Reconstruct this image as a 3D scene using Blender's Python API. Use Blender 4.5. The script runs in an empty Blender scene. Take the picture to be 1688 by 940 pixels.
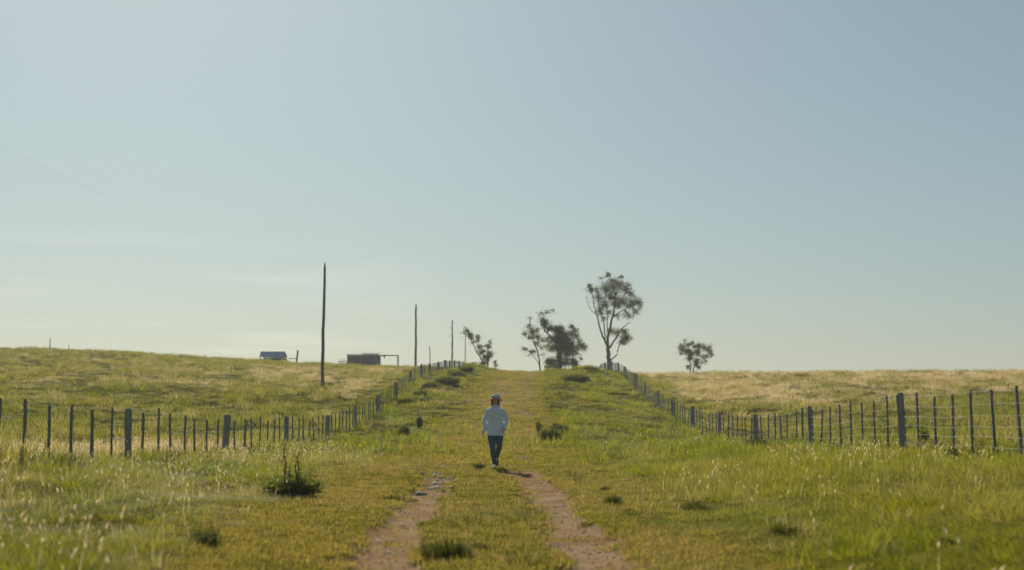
import bpy, bmesh, math, random
import numpy as np
from mathutils import Vector, Matrix

R = math.radians
rng = np.random.default_rng(7)
random.seed(7)
SC = bpy.context.scene
COL = SC.collection

# ------------------------------------------------------------------ camera
F = 1688 * 50 / 36.0           # focal length in photo pixels
CAM_H = 1.44
PITCH = math.atan(194 / F)
cam = bpy.data.cameras.new('camera')
cam.lens = 50
cam.sensor_width = 36
cam.clip_start = 0.1
cam.clip_end = 6000
cam.dof.use_dof = True
cam.dof.focus_distance = 40
cam.dof.aperture_fstop = 1.35
cam_o = bpy.data.objects.new('camera', cam)
COL.objects.link(cam_o)
cam_o.location = (0, 0, CAM_H)
cam_o.rotation_euler = (math.pi / 2 + PITCH, 0, 0)
SC.camera = cam_o

# ------------------------------------------------------------------ sky and sun
SUN_EL, SUN_AZ = R(33), R(-16)      # azimuth from the view direction, left negative
W = bpy.data.worlds.new('World')
SC.world = W
W.use_nodes = True
nt = W.node_tree
nt.nodes.clear()
sky = nt.nodes.new('ShaderNodeTexSky')
sky.sky_type = 'NISHITA'
sky.sun_disc = False
sky.sun_elevation = SUN_EL
sky.sun_rotation = SUN_AZ
sky.altitude = 100
sky.air_density = 1.0
sky.dust_density = 1.2
sky.ozone_density = 3.0
gam = nt.nodes.new('ShaderNodeGamma')           # the flat tone of a hazy bright sky
gam.inputs['Gamma'].default_value = 0.60
hsv = nt.nodes.new('ShaderNodeMix'); hsv.data_type = 'RGBA'; hsv.blend_type = 'MULTIPLY'
hsv.inputs[0].default_value = 1
hsv.inputs[7].default_value = (0.86, 1.0, 0.985, 1)
# thin streaks of cirrus low over the left horizon
tc = nt.nodes.new('ShaderNodeTexCoord')
mp = nt.nodes.new('ShaderNodeMapping')
mp.inputs['Scale'].default_value = (6, 6, 62)
nz = nt.nodes.new('ShaderNodeTexNoise')
nz.inputs['Scale'].default_value = 1.0
nz.inputs['Detail'].default_value = 6
cr = nt.nodes.new('ShaderNodeMapRange')
cr.inputs['From Min'].default_value = 0.5
cr.inputs['From Max'].default_value = 0.78
sep = nt.nodes.new('ShaderNodeSeparateXYZ')
mz = nt.nodes.new('ShaderNodeMapRange')
mz.inputs['From Min'].default_value = 0.125
mz.inputs['From Max'].default_value = 0.05
mix = nt.nodes.new('ShaderNodeMix')
mix.data_type = 'RGBA'
mul = nt.nodes.new('ShaderNodeMath'); mul.operation = 'MULTIPLY'
mul2 = nt.nodes.new('ShaderNodeMath'); mul2.operation = 'MULTIPLY'; mul2.inputs[1].default_value = 0.45
mix.inputs[7].default_value = (8.6, 7.9, 6.6, 1)
bg = nt.nodes.new('ShaderNodeBackground')
bg.inputs['Strength'].default_value = 0.101
wo = nt.nodes.new('ShaderNodeOutputWorld')
L = nt.links.new
L(sky.outputs[0], gam.inputs['Color']); L(gam.outputs[0], hsv.inputs[6])
L(tc.outputs['Generated'], mp.inputs['Vector'])
L(mp.outputs[0], nz.inputs['Vector'])
L(nz.outputs['Fac'], cr.inputs['Value'])
L(tc.outputs['Generated'], sep.inputs[0])
L(sep.outputs['Z'], mz.inputs['Value'])
L(cr.outputs[0], mul.inputs[0]); L(mz.outputs[0], mul.inputs[1])
mx = nt.nodes.new('ShaderNodeMapRange')
mx.inputs['From Min'].default_value = -0.04; mx.inputs['From Max'].default_value = -0.16
mul3 = nt.nodes.new('ShaderNodeMath'); mul3.operation = 'MULTIPLY'
L(sep.outputs['X'], mx.inputs['Value']); L(mx.outputs[0], mul3.inputs[0]); L(mul.outputs[0], mul3.inputs[1])
L(mul3.outputs[0], mul2.inputs[0])
L(mul2.outputs[0], mix.inputs[0])
L(hsv.outputs[2], mix.inputs[6])
L(mix.outputs[2], bg.inputs['Color'])
L(bg.outputs[0], wo.inputs[0])

sun = bpy.data.lights.new('sun', 'SUN')
sun.energy = 5.0
sun.angle = R(0.5)
sun.color = (1.0, 0.91, 0.74)
sun_o = bpy.data.objects.new('sun', sun)
COL.objects.link(sun_o)
sd = Vector((math.sin(SUN_AZ) * math.cos(SUN_EL), math.cos(SUN_AZ) * math.cos(SUN_EL), math.sin(SUN_EL)))
sun_o.rotation_euler = (-sd).to_track_quat('-Z', 'Y').to_euler()
sun_o.location = sd * 60

SC.view_settings.view_transform = 'Standard'
SC.view_settings.look = 'None'
SC.view_settings.exposure = 0.42
SC.view_settings.gamma = 1.0
SC.render.engine = 'CYCLES'
SC.cycles.use_denoising = True
SC.cycles.max_bounces = 6
SC.cycles.transparent_max_bounces = 6
SC.cycles.sample_clamp_indirect = 6

# ------------------------------------------------------------------ helpers
def tag(o, label=None, cat=None, group=None, kind=None):
    if label: o['label'] = label
    if cat: o['category'] = cat
    if group: o['group'] = group
    if kind: o['kind'] = kind
    return o

def empty(name, loc):
    o = bpy.data.objects.new(name, None)
    o.empty_display_size = 0.2
    o.location = loc
    COL.objects.link(o)
    return o

def link(name, me, parent=None, loc=None):
    o = bpy.data.objects.new(name, me)
    COL.objects.link(o)
    if parent is not None:
        o.parent = parent
    if loc is not None:
        o.location = loc
    return o

def mesh_np(name, V, faces, mat=None, smooth=False):
    """faces: (n,k) int array"""
    me = bpy.data.meshes.new(name)
    V = np.asarray(V, dtype=np.float32)
    faces = np.asarray(faces, dtype=np.int32)
    n, k = faces.shape
    me.vertices.add(len(V)); me.vertices.foreach_set('co', V.ravel())
    me.loops.add(n * k); me.loops.foreach_set('vertex_index', faces.ravel())
    me.polygons.add(n)
    me.polygons.foreach_set('loop_start', np.arange(0, n * k, k, dtype=np.int32))
    me.polygons.foreach_set('use_smooth', np.full(n, smooth))
    me.update(calc_edges=True)
    if mat: me.materials.append(mat)
    return me

class MB:
    """collects polygons of any size for one mesh"""
    def __init__(s): s.v = []; s.f = []
    def add(s, v, f):
        b = len(s.v)
        s.v += [tuple(p) for p in v]
        s.f += [tuple(b + i for i in q) for q in f]
    def tube(s, pts, rad, n=6, cap=True):
        pts = [Vector(p) for p in pts]
        if not hasattr(rad, '__len__'): rad = [rad] * len(pts)
        v = []; f = []
        for i, p in enumerate(pts):
            d = (pts[min(i + 1, len(pts) - 1)] - pts[max(i - 1, 0)]).normalized()
            a = Vector((0, 0, 1)) if abs(d.z) < 0.9 else Vector((1, 0, 0))
            x = d.cross(a).normalized(); y = d.cross(x).normalized()
            for k in range(n):
                t = 2 * math.pi * k / n
                v.append(p + (x * math.cos(t) + y * math.sin(t)) * rad[i])
        for i in range(len(pts) - 1):
            for k in range(n):
                f.append((i * n + k, i * n + (k + 1) % n, (i + 1) * n + (k + 1) % n, (i + 1) * n + k))
        if cap:
            f.append(tuple(range(n))); f.append(tuple(reversed(range((len(pts) - 1) * n, len(pts) * n))))
        s.add(v, f)
    def box(s, c, d, rot=None):
        c = Vector(c); v = []
        for x in (-1, 1):
            for y in (-1, 1):
                for z in (-1, 1):
                    p = Vector((x * d[0] / 2, y * d[1] / 2, z * d[2] / 2))
                    if rot is not None: p = rot @ p
                    v.append(c + p)
        s.add(v, [(0, 1, 3, 2), (4, 6, 7, 5), (0, 4, 5, 1), (2, 3, 7, 6), (0, 2, 6, 4), (1, 5, 7, 3)])
    def rings(s, rings, cap=True):
        n = len(rings[0]); v = []; f = []
        for r in rings: v += r
        for i in range(len(rings) - 1):
            for k in range(n):
                f.append((i * n + k, i * n + (k + 1) % n, (i + 1) * n + (k + 1) % n, (i + 1) * n + k))
        if cap:
            f.append(tuple(reversed(range(n)))); f.append(tuple(range((len(rings) - 1) * n, len(rings) * n)))
        s.add(v, f)
    def mesh(s, name, mat, smooth=False):
        me = bpy.data.meshes.new(name)
        me.from_pydata(s.v, [], s.f)
        bm = bmesh.new(); bm.from_mesh(me)
        bmesh.ops.recalc_face_normals(bm, faces=bm.faces)
        bm.to_mesh(me); bm.free()
        if smooth:
            for p in me.polygons: p.use_smooth = True
        me.materials.append(mat)
        return me
    def build(s, name, mat, parent=None, loc=None, smooth=False):
        return link(name, s.mesh(name, mat, smooth), parent, loc)

# ------------------------------------------------------------------ noise
_T = np.random.default_rng(3).random((256, 256)).astype(np.float64)
def vnoise(x, y):
    xi = np.floor(x).astype(int); yi = np.floor(y).astype(int)
    fx = x - xi; fy = y - yi
    fx = fx * fx * (3 - 2 * fx); fy = fy * fy * (3 - 2 * fy)
    a = _T[xi & 255, yi & 255]; b = _T[(xi + 1) & 255, yi & 255]
    c = _T[xi & 255, (yi + 1) & 255]; d = _T[(xi + 1) & 255, (yi + 1) & 255]
    return (a * (1 - fx) + b * fx) * (1 - fy) + (c * (1 - fx) + d * fx) * fy
def fbm(x, y, o=4, s=0):
    x = np.asarray(x, float) + 17.3 * s; y = np.asarray(y, float) - 9.1 * s
    t = 0; a = 0.5; n = 0
    for i in range(o):
        t = t + a * vnoise(x, y); n += a; a *= 0.5
        x = x * 2.03 + 5.2; y = y * 2.03 + 1.7
    return t / n
def sstep(a, b, x):
    t = np.clip((np.asarray(x, float) - a) / (b - a), 0, 1)
    return t * t * (3 - 2 * t)

# ------------------------------------------------------------------ terrain
SKEW = 0.0111                       # the lane and both fences run this much to the right
YK = np.array([-60, 0, 12, 22, 30, 38, 48, 57, 66, 76, 86, 96, 105, 115, 124, 134, 150, 175, 200, 250, 350, 600, 1000], float)
UK = np.array([-700, -55, -40, -30, -15, -7.87, -3.6, 0, 3, 5.2, 7.87, 12, 22, 45, 700], float)
PR = {
 -55:   [.5,.5,.5,.45,.40,.35,.50,.85,1.35,2.0,2.7,3.4,4.05,4.75,5.4,6.0,6.85,7.55,7.9,8.0,7.0,2,-6],
 -40:   [.5,.5,.5,.42,.35,.22,.30,.55,1.0,1.62,2.35,3.05,3.65,4.3,4.85,5.4,6.05,6.75,7.2,7.8,7.2,2,-6],
 -30:   [.5,.5,.5,.40,.30,.15,.20,.40,.80,1.4,2.1,2.82,3.4,3.98,4.5,4.95,5.48,6.12,6.75,7.6,7.4,2,-6],
 -15:   [.5,.5,.4,.35,.20,.00,.00,.10,.45,.95,1.7,2.40,3.0,3.55,4.0,4.4,4.90,5.5,6.1,7.1,7.5,2,-6],
 -7.87: [.5,.5,.48,.42,.24,.0,-.06,-.1,.20,.80,1.6,2.5,3.1,3.5,3.85,4.25,4.75,5.3,5.7,6.4,6.8,2,-6],
 -3.6:  [.1,.1,.10,.10,.08,.04,.02,.02,.28,.85,1.6,2.4,3.1,3.7,4.15,4.42,4.62,4.7,4.7,4.4,4,1,-7],
 0:     [0,0,0,0,0,0,0,.02,.28,.82,1.52,2.28,3.0,3.62,4.1,4.35,4.45,4.25,4.2,3.2,2,0,-8],
 3:     [.1,.1,.10,.08,.05,.02,.0,.02,.26,.78,1.48,2.22,2.95,3.62,4.08,4.32,4.42,4.2,3.9,3.2,2,0,-8],
 5.2:   [.5,.5,.45,.36,.26,.12,-.08,-.08,.16,.62,1.3,2.0,2.8,3.5,4.02,4.25,4.35,4.1,3.8,3.2,2,0,-8],
 7.87:  [.7,.7,.65,.52,.38,.15,-.17,-.23,-.05,.30,.88,1.56,2.40,3.1,3.7,4.1,4.35,4.1,3.8,3.0,2,0,-8],
 12:    [.8,.8,.70,.60,.45,.22,.02,-.02,.15,.50,1.05,1.7,2.4,3.0,3.55,3.9,4.1,4.0,3.7,3.2,2,0,-8],
 22:    [.9,.9,.80,.70,.55,.35,.2,.25,.48,.90,1.42,2.0,2.55,3.08,3.58,3.95,4.24,4.25,4.0,3.4,2,0,-8],
 45:    [.9,.9,.90,.85,.75,.60,.5,.60,.85,1.22,1.7,2.2,2.72,3.22,3.68,4.04,4.36,4.45,4.3,3.6,2,0,-8],
}
PR[-700] = PR[-55]; PR[700] = PR[45]
PT = np.array([PR[int(k) if abs(k) == 700 else (int(k) if float(k).is_integer() else k)] for k in UK], float)
def herm(xk, yk, x):
    """cubic through knots; yk (..., n); x (m,) -> (..., m)"""
    d = np.diff(yk, axis=-1) / np.diff(xk)
    m = np.empty_like(yk)
    m[..., 0] = d[..., 0]; m[..., -1] = d[..., -1]
    a, b = d[..., :-1], d[..., 1:]
    m[..., 1:-1] = np.where(a * b > 0, 2 * a * b / np.where(a + b == 0, 1, a + b), 0)
    i = np.clip(np.searchsorted(xk, x) - 1, 0, len(xk) - 2)
    h = xk[i + 1] - xk[i]; t = np.clip((x - xk[i]) / h, 0, 1)
    return ((2*t**3 - 3*t**2 + 1) * yk[..., i] + (t**3 - 2*t**2 + t) * h * m[..., i]
            + (-2*t**3 + 3*t**2) * yk[..., i + 1] + (t**3 - t**2) * h * m[..., i + 1])
def road_x(Y):
    return np.interp(Y, [0, 12, 28, 45, 70, 100, 150, 250], [.1, -.165, -.53, -.55, -.40, .2, 1.2, 3])
GAUGE = 0.9
def rut(X, Y):
    """how much of a bare wheel rut a point is in, 0..1, for left and right rut"""
    X = np.asarray(X, float); Y = np.asarray(Y, float)
    w = 0.31 + 0.16 * (fbm(X * .8, Y * .55, 3, 5) - .5) * 2
    e = 0.26 * (fbm(X * 4.1, Y * 3.0, 4, 6) - .5) * 2 + .10 * (fbm(X * 14, Y * 9, 2, 7) - .5)
    c = road_x(Y)
    out = []
    ga = np.interp(Y, [11, 28], [1.04, GAUGE])
    for s, yend in ((-1, 28.5), (1, 32.0)):
        d = np.abs(X - (c + s * ga)) + e
        m = 1 - sstep(w * .75, w * 1.3, d)
        m *= 1 - sstep(yend - 2.5, yend + 1.5, Y + 2.2 * (fbm(X * 1.4, Y * .6, 2, 9) - .5))
        # farther on only scuffed patches are left
        far = (1 - sstep(.2, .75, d)) * sstep(yend, yend + 4, Y) * sstep(.40, .60, fbm(X * .7, Y * .16, 3, 11 + s)) * .62
        scuff = (1 - sstep(.6, 1.15, ((X - .12) / .62) ** 2 + ((Y - 29.9) / 1.5) ** 2 + 2.2 * e)) * .8 if s > 0 else 0
        out.append(np.maximum.reduce([m, far, scuff * np.ones_like(m)]))
    return out
def verge(X, Y):
    """0 on the short worn grass of the lane, 1 in the long grass beside it"""
    c = road_x(Y)
    n = 1.5 * (fbm(X * .35, Y * .25, 3, 2) - .5)
    return np.maximum(sstep(2.5, 3.7, -(X - c) + n), sstep(2.1, 3.3, (X - c) + n))
BUMPS = [  # x, y, radius x, radius y, height: earth banks along the lane
    (4.75, 104.5, 1.3, .8, .5), (-4.6, 112, 1.6, 4, .30), (-3.6, 128, 1.6, 2.2, .45), (-2.4, 133, 1.2, 1.5, .25),
    (6.6, 121, 1.6, 3, .35), (-5.2, 96, 1.2, 4, .25), (4.5, 98, 1.2, 2, .2)]
def base_height(X, Y):
    X = np.asarray(X, float); Y = np.asarray(Y, float)
    sh = np.broadcast(X, Y).shape
    x = np.broadcast_to(X, sh).ravel(); y = np.broadcast_to(Y, sh).ravel()
    u = x - SKEW * y
    out = np.empty(len(x))
    d = PT
    for s in range(0, len(x), 40000):
        sl = slice(s, s + 40000)
        prof = herm(YK, d, y[sl])                       # (nu, m)
        # hermite across u, per point
        k = np.clip(np.searchsorted(UK, u[sl]) - 1, 0, len(UK) - 2)
        dd = np.diff(prof, axis=0) / np.diff(UK)[:, None]
        m = np.empty_like(prof); m[0] = dd[0]; m[-1] = dd[-1]
        a, b = dd[:-1], dd[1:]
        m[1:-1] = np.where(a * b > 0, 2 * a * b / np.where(a + b == 0, 1, a + b), 0)
        j = np.arange(prof.shape[1]); h = UK[k + 1] - UK[k]
        t = np.clip((u[sl] - UK[k]) / h, 0, 1)
        out[sl] = ((2*t**3 - 3*t**2 + 1) * prof[k, j] + (t**3 - 2*t**2 + t) * h * m[k, j]
                   + (-2*t**3 + 3*t**2) * prof[k + 1, j] + (t**3 - t**2) * h * m[k + 1, j])
    return out.reshape(sh)
def height(X, Y):
    X = np.asarray(X, float); Y = np.asarray(Y, float)
    z = base_height(X, Y)
    v = verge(X, Y)
    near = 1 - sstep(150, 400, Y)
    z = z + near * (.03 + (.08 + .06 * sstep(35, 60, Y)) * v) * 2 * (fbm(X * .55, Y * .45, 3, 1) - .5)
    z = z + near * v * .16 * (1 - np.abs(fbm(X * .9, Y * .6, 2, 4) - .5) * 4) * sstep(30, 60, Y) * .8
    z = z + near * .05 * (fbm(X * 2.3, Y * 1.9, 2, 8) - .5)
    l, r = rut(X, Y)
    z = z - .075 * np.maximum(l, r) + .012 * np.maximum(l, r) * (fbm(X * 7, Y * 5, 2, 3) - .5) * 2
    for bx, by, rx, ry, bh in BUMPS:
        q = ((X - bx) / rx) ** 2 + ((Y - by) / ry) ** 2
        z = z + bh * np.exp(-q ** 2)
    return z
def hz(x, y):
    return float(height(np.array([x]), np.array([y]))[0])

# photo pixel -> point: the ray through a pixel, cut at depth Y or where it meets the ground
def ray(px, py):
    a = (px - 844) / F; b = (470 - py) / F
    c, s = math.cos(PITCH), math.sin(PITCH)
    return Vector((a, c - b * s, s + b * c))
def at(px, py, Y):
    d = ray(px, py)
    return Vector((0, 0, CAM_H)) + d * (Y / d.y)
_YS = np.concatenate([np.arange(7, 60, .05), np.arange(60, 260, .2)])
def on_ground(px, py):
    d = ray(px, py)
    X = d.x / d.y * _YS
    zr = CAM_H + d.z / d.y * _YS
    hit = np.nonzero(zr <= height(X, _YS))[0]
    i = hit[0] if len(hit) else len(_YS) - 1
    return Vector((X[i], _YS[i], hz(X[i], _YS[i])))

# ------------------------------------------------------------------ materials
def new_mat(name):
    m = bpy.data.materials.new(name); m.use_nodes = True
    n = m.node_tree; n.nodes.clear()
    out = n.nodes.new('ShaderNodeOutputMaterial')
    return m, n, out
def N(n, t, **kw):
    o = n.nodes.new(t)
    for k, v in kw.items():
        if k in o.inputs: o.inputs[k].default_value = v
        else: setattr(o, k, v)
    return o
def mixc(n, fac, a, b):
    m = n.nodes.new('ShaderNodeMix'); m.data_type = 'RGBA'
    for val, i in ((fac, 0), (a, 6), (b, 7)):
        if isinstance(val, bpy.types.NodeSocket): n.links.new(val, m.inputs[i])
        elif i == 0: m.inputs[0].default_value = val
        else: m.inputs[i].default_value = (*val, 1)
    return m.outputs[2]
def noise(n, scale, detail=4, vec=None, lo=.3, hi=.7):
    t = N(n, 'ShaderNodeTexNoise', Scale=scale, Detail=detail)
    if vec is not None: n.links.new(vec, t.inputs['Vector'])
    r = N(n, 'ShaderNodeMapRange'); r.inputs['From Min'].default_value = lo; r.inputs['From Max'].default_value = hi
    n.links.new(t.outputs['Fac'], r.inputs['Value'])
    return r.outputs[0]
def simple_mat(name, c1, c2, scale=6, rough=.85, bump=.3, stretch=(1, 1, 1), bscale=None):
    m, n, out = new_mat(name)
    tc = N(n, 'ShaderNodeTexCoord'); mp = N(n, 'ShaderNodeMapping'); mp.inputs['Scale'].default_value = stretch
    n.links.new(tc.outputs['Object'], mp.inputs[0])
    f = noise(n, scale, 6, mp.outputs[0])
    p = N(n, 'ShaderNodeBsdfPrincipled', Roughness=rough)
    p.inputs['Specular IOR Level'].default_value = .5 if rough < .6 else .12
    n.links.new(mixc(n, f, c1, c2), p.inputs['Base Color'])
    b = N(n, 'ShaderNodeBump', Strength=bump, Distance=.01)
    n.links.new(noise(n, bscale or scale * 4, 4, mp.outputs[0], 0, 1), b.inputs['Height'])
    n.links.new(b.outputs[0], p.inputs['Normal'])
    n.links.new(p.outputs[0], out.inputs[0])
    return m
def leaf_mat(name, c1, c2, c3=None, trans=.45, instancer=False, rough=.6):
    """thin leaf: diffuse front, light coming through from behind"""
    m, n, out = new_mat(name)
    if instancer:
        at_ = N(n, 'ShaderNodeAttribute', attribute_name='tint', attribute_type='INSTANCER')
        ad = N(n, 'ShaderNodeAttribute', attribute_name='dry', attribute_type='INSTANCER')
        col = mixc(n, at_.outputs['Fac'], c1, c2)
        col = mixc(n, ad.outputs['Fac'], col, c3)
    else:
        g = N(n, 'ShaderNodeNewGeometry')
        col = mixc(n, g.outputs['Random Per Island'], c1, c2)
    p = N(n, 'ShaderNodeBsdfPrincipled', Roughness=rough)
    p.inputs['Specular IOR Level'].default_value = .05
    t = N(n, 'ShaderNodeBsdfTranslucent')
    n.links.new(col, p.inputs['Base Color'])
    hs = N(n, 'ShaderNodeHueSaturation'); hs.inputs['Value'].default_value = 1.3; hs.inputs['Hue'].default_value = .485
    n.links.new(col, hs.inputs['Color']); n.links.new(hs.outputs[0], t.inputs['Color'])
    ms = N(n, 'ShaderNodeMixShader'); ms.inputs[0].default_value = trans
    n.links.new(p.outputs[0], ms.inputs[1]); n.links.new(t.outputs[0], ms.inputs[2])
    n.links.new(ms.outputs[0], out.inputs[0])
    return m

# soil with a thin cover of grass: how bare it is comes with the mesh
def ground_material():
    m, n, out = new_mat('soil_and_turf')
    tc = N(n, 'ShaderNodeTexCoord'); v = tc.outputs['Object']
    dirt = N(n, 'ShaderNodeAttribute', attribute_name='dirt')
    dry = N(n, 'ShaderNodeAttribute', attribute_name='dry')
    turf = mixc(n, noise(n, .9, 6, v), (.055, .065, .006), (.115, .100, .015))
    turf = mixc(n, noise(n, 9, 4, v, .35, .75), turf, (.075, .080, .008))
    turf = mixc(n, dry.outputs['Fac'], turf, (.30, .24, .10))
    soil = mixc(n, noise(n, 1.1, 6, v, .38, .62), (.210, .124, .064), (.310, .232, .148))
    soil = mixc(n, noise(n, 4.5, 5, v, .45, .7), soil, (.235, .138, .082))
    soil = mixc(n, noise(n, 14, 5, v, .4, .8), soil, (.235, .165, .098))
    soil = mixc(n, noise(n, 38, 3, v, .6, .8), soil, (.13, .085, .055))
    ad = N(n, 'ShaderNodeMath', operation='ADD')
    sc = N(n, 'ShaderNodeMath', operation='MULTIPLY_ADD'); sc.inputs[1].default_value = .8; sc.inputs[2].default_value = -.4
    n.links.new(noise(n, 6, 5, v, .2, .8), sc.inputs[0])
    n.links.new(dirt.outputs['Fac'], ad.inputs[0]); n.links.new(sc.outputs[0], ad.inputs[1])
    mr = N(n, 'ShaderNodeMapRange'); mr.inputs['From Min'].default_value = .25; mr.inputs['From Max'].default_value = .75
    n.links.new(ad.outputs[0], mr.inputs['Value'])
    p = N(n, 'ShaderNodeBsdfPrincipled', Roughness=.95)
    p.inputs['Specular IOR Level'].default_value = 0
    n.links.new(mixc(n, mr.outputs[0], turf, soil), p.inputs['Base Color'])
    b = N(n, 'ShaderNodeBump', Strength=.9, Distance=.04)
    n.links.new(noise(n, 22, 6, v, 0, 1), b.inputs['Height'])
    n.links.new(b.outputs[0], p.inputs['Normal'])
    n.links.new(p.outputs[0], out.inputs[0])
    return m
M_GROUND = ground_material()

# ------------------------------------------------------------------ dryness of the sward (pale seeding grass)
def dryness(X, Y):
    u = X - SKEW * Y
    n = fbm(X * .12, Y * .08, 4, 20)
    n2 = fbm(X * .5, Y * .35, 3, 21)
    n3 = sstep(.38, .62, n2)
    right = sstep(8.6, 12, u) * sstep(70, 112, Y + 60 * (n - .5)) * .9
    right = right * (1 - .75 * sstep(15, 40, u) * sstep(143, 152, Y))
    left = sstep(8.5, 12, -u) * sstep(82, 100, Y + 40 * (n - .5)) * (1 - sstep(130, 142, Y)) * (.62 - .3 * sstep(16, 34, -u))
    band = sstep(7.6, 8.6, -u) * (1 - sstep(14, 19, -u)) * sstep(24, 30, Y) * (1 - sstep(40, 50, Y)) * 1.1
    lane = .25 * sstep(.52, .7, n2) + .24 * (1 - sstep(1.2, 2.4, np.abs(X - road_x(Y)))) * sstep(34, 60, Y) * (.4 + .8 * sstep(.35, .6, n2))
    vg = .30 * verge(X, Y) * sstep(.52, .7, n2) * (1 - sstep(7.8, 9, np.abs(u))) * np.where(u < 0, 1.3, .6)
    return np.clip(np.maximum.reduce([right * (.35 + .75 * n3), left * (.25 + .9 * n3), band * (.6 + .5 * n3), lane, vg]), 0, 1)

# ------------------------------------------------------------------ ground mesh
def axis(segs):
    out = [segs[0][0]]
    for a, b, st in segs:
        k = max(1, int(round((b - a) / st)))
        out += list(a + (b - a) * np.arange(1, k + 1) / k)
    return np.array(out)
U = axis([(-700, -150, 50), (-150, -62, 6), (-62, -10, .7), (-10, -3, .25), (-3, 3, .1), (3, 10, .25), (10, 62, .7), (62, 150, 6), (150, 700, 50)])
Yg = axis([(-60, 5, 5), (5, 34, .15), (34, 62, .3), (62, 165, .5), (165, 260, 3), (260, 1000, 40)])
UU, YY = np.meshgrid(U, Yg)
XX = UU + SKEW * YY
ZZ = height(XX, YY)
nu, ny = len(U), len(Yg)
GV = np.stack([XX, YY, ZZ], -1).reshape(-1, 3)
idx = np.arange(nu * ny).reshape(ny, nu)
quads = np.stack([idx[:-1, :-1], idx[:-1, 1:], idx[1:, 1:], idx[1:, :-1]], -1).reshape(-1, 4)
rl, rr = rut(XX, YY)
rl = rl.ravel(); rr = rr.ravel()
DIRT = np.maximum(rl, rr)
vflat = verge(XX, YY).ravel()
# worn, half bare patches on the lane and the cut faces of the earth banks
worn = (1 - vflat) * sstep(.57, .75, fbm(XX * .45, YY * .25, 4, 30)).ravel() * .55 * sstep(20, 34, YY.ravel())
bank = np.zeros(len(DIRT))
for bx, by, rx, ry, bh in BUMPS[:1]:
    q = ((XX - bx) / (rx * .9)) ** 2 + ((YY - (by - ry * .8)) / .55) ** 2
    bank = np.maximum(bank, .8 * np.exp(-q ** 2).ravel())
DIRT = np.clip(np.maximum.reduce([DIRT, worn, bank]), 0, 1)
DRYV = dryness(XX, YY).ravel()
fl = rl[quads].mean(1) > .5; fr = rr[quads].mean(1) > .5
ymean = GV[quads][:, :, 1].mean(1)
fl &= ymean < 34; fr &= ymean < 34
def sheet(name, q):
    used, inv = np.unique(q, return_inverse=True)
    me = mesh_np(name, GV[used], inv.reshape(-1, 4), M_GROUND, True)
    for an, arr in (('dirt', DIRT), ('dry', DRYV)):
        me.attributes.new(an, 'FLOAT', 'POINT').data.foreach_set('value', arr[used].astype(np.float32))
    return link(name, me)
tag(sheet('ground', quads[~(fl | fr)]), 'grassy rolling pasture ground rising to a crest', 'ground', kind='structure')
tag(sheet('wheel_track', quads[fl]), 'bare reddish dirt wheel track on the left of the grass strip', 'track', kind='structure')
tag(sheet('wheel_track', quads[fr]), 'bare stony dirt wheel track on the right, running past the walker', 'track', kind='structure')

# ------------------------------------------------------------------ grass
def blade(vs, fs, x, y, h, w, az, lean, seg=3, z0=-.02, droop=1.6):
    """one tapered, bent blade"""
    d = np.array([math.cos(az), math.sin(az)]); s = np.array([-d[1], d[0]])
    b = len(vs)
    for i in range(seg):
        t = i / seg
        o = lean * h * t ** droop
        zz = z0 + h * t * (1 - .25 * lean * t)
        ww = w * (1 - .55 * t) / 2
        p = np.array([x, y]) + d * o
        vs.append((p[0] - s[0] * ww, p[1] - s[1] * ww, zz)); vs.append((p[0] + s[0] * ww, p[1] + s[1] * ww, zz))
    p = np.array([x, y]) + d * lean * h
    vs.append((p[0], p[1], z0 + h * (1 - .25 * lean)))
    for i in range(seg - 1):
        k = b + 2 * i
        fs.append((k, k + 1, k + 3)); fs.append((k, k + 3, k + 2))
    k = b + 2 * (seg - 1)
    fs.append((k, k + 1, k + 2))
def clump(name, n, rad, h0, h1, w, lean, mat, seg=3, r=None):
    r = r or random.Random(hash(name) % 9999)
    vs, fs = [], []
    for i in range(n):
        a = r.uniform(0, 6.283); q = rad * math.sqrt(r.random())
        blade(vs, fs, q * math.cos(a), q * math.sin(a), r.uniform(h0, h1), w * r.uniform(.7, 1.3), a + r.uniform(-1, 1), lean * r.uniform(.3, 1.3), seg)
    return mesh_np(name, vs, fs, mat)
def seed_clump(name, n, rad, h0, h1, mat_s, mat_h, head=.07, hw=.014, seed=1):
    r = random.Random(seed)
    vs, fs, mi = [], [], []
    for i in range(n):
        a = r.uniform(0, 6.283); q = rad * math.sqrt(r.random())
        h = r.uniform(h0, h1); az = r.uniform(0, 6.283); ln = r.uniform(.1, .45)
        x, y = q * math.cos(a), q * math.sin(a)
        k = len(fs); blade(vs, fs, x, y, h, .006, az, ln, 2)
        mi += [0] * (len(fs) - k)
        tx, ty, tz = vs[-1]
        hl = head * r.uniform(.6, 1.3); ww = hw * r.uniform(.6, 1.2)
        b = len(vs)
        dx, dy = math.cos(az) * hl * .5, math.sin(az) * hl * .5
        vs += [(tx, ty, tz - .01), (tx + ww, ty, tz + hl * .4), (tx - ww * .5, ty + ww * .87, tz + hl * .4), (tx - ww * .5, ty - ww * .87, tz + hl * .4), (tx + dx, ty + dy, tz + hl)]
        q2 = [(0, 1, 2), (0, 2, 3), (0, 3, 1), (4, 2, 1), (4, 3, 2), (4, 1, 3)]
        fs += [tuple(b + i for i in t) for t in q2]; mi += [1] * 6
    me = mesh_np(name, vs, fs, mat_s)
    me.materials.append(mat_h)
    me.polygons.foreach_set('material_index', np.array(mi, np.int32))
    return me

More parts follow.
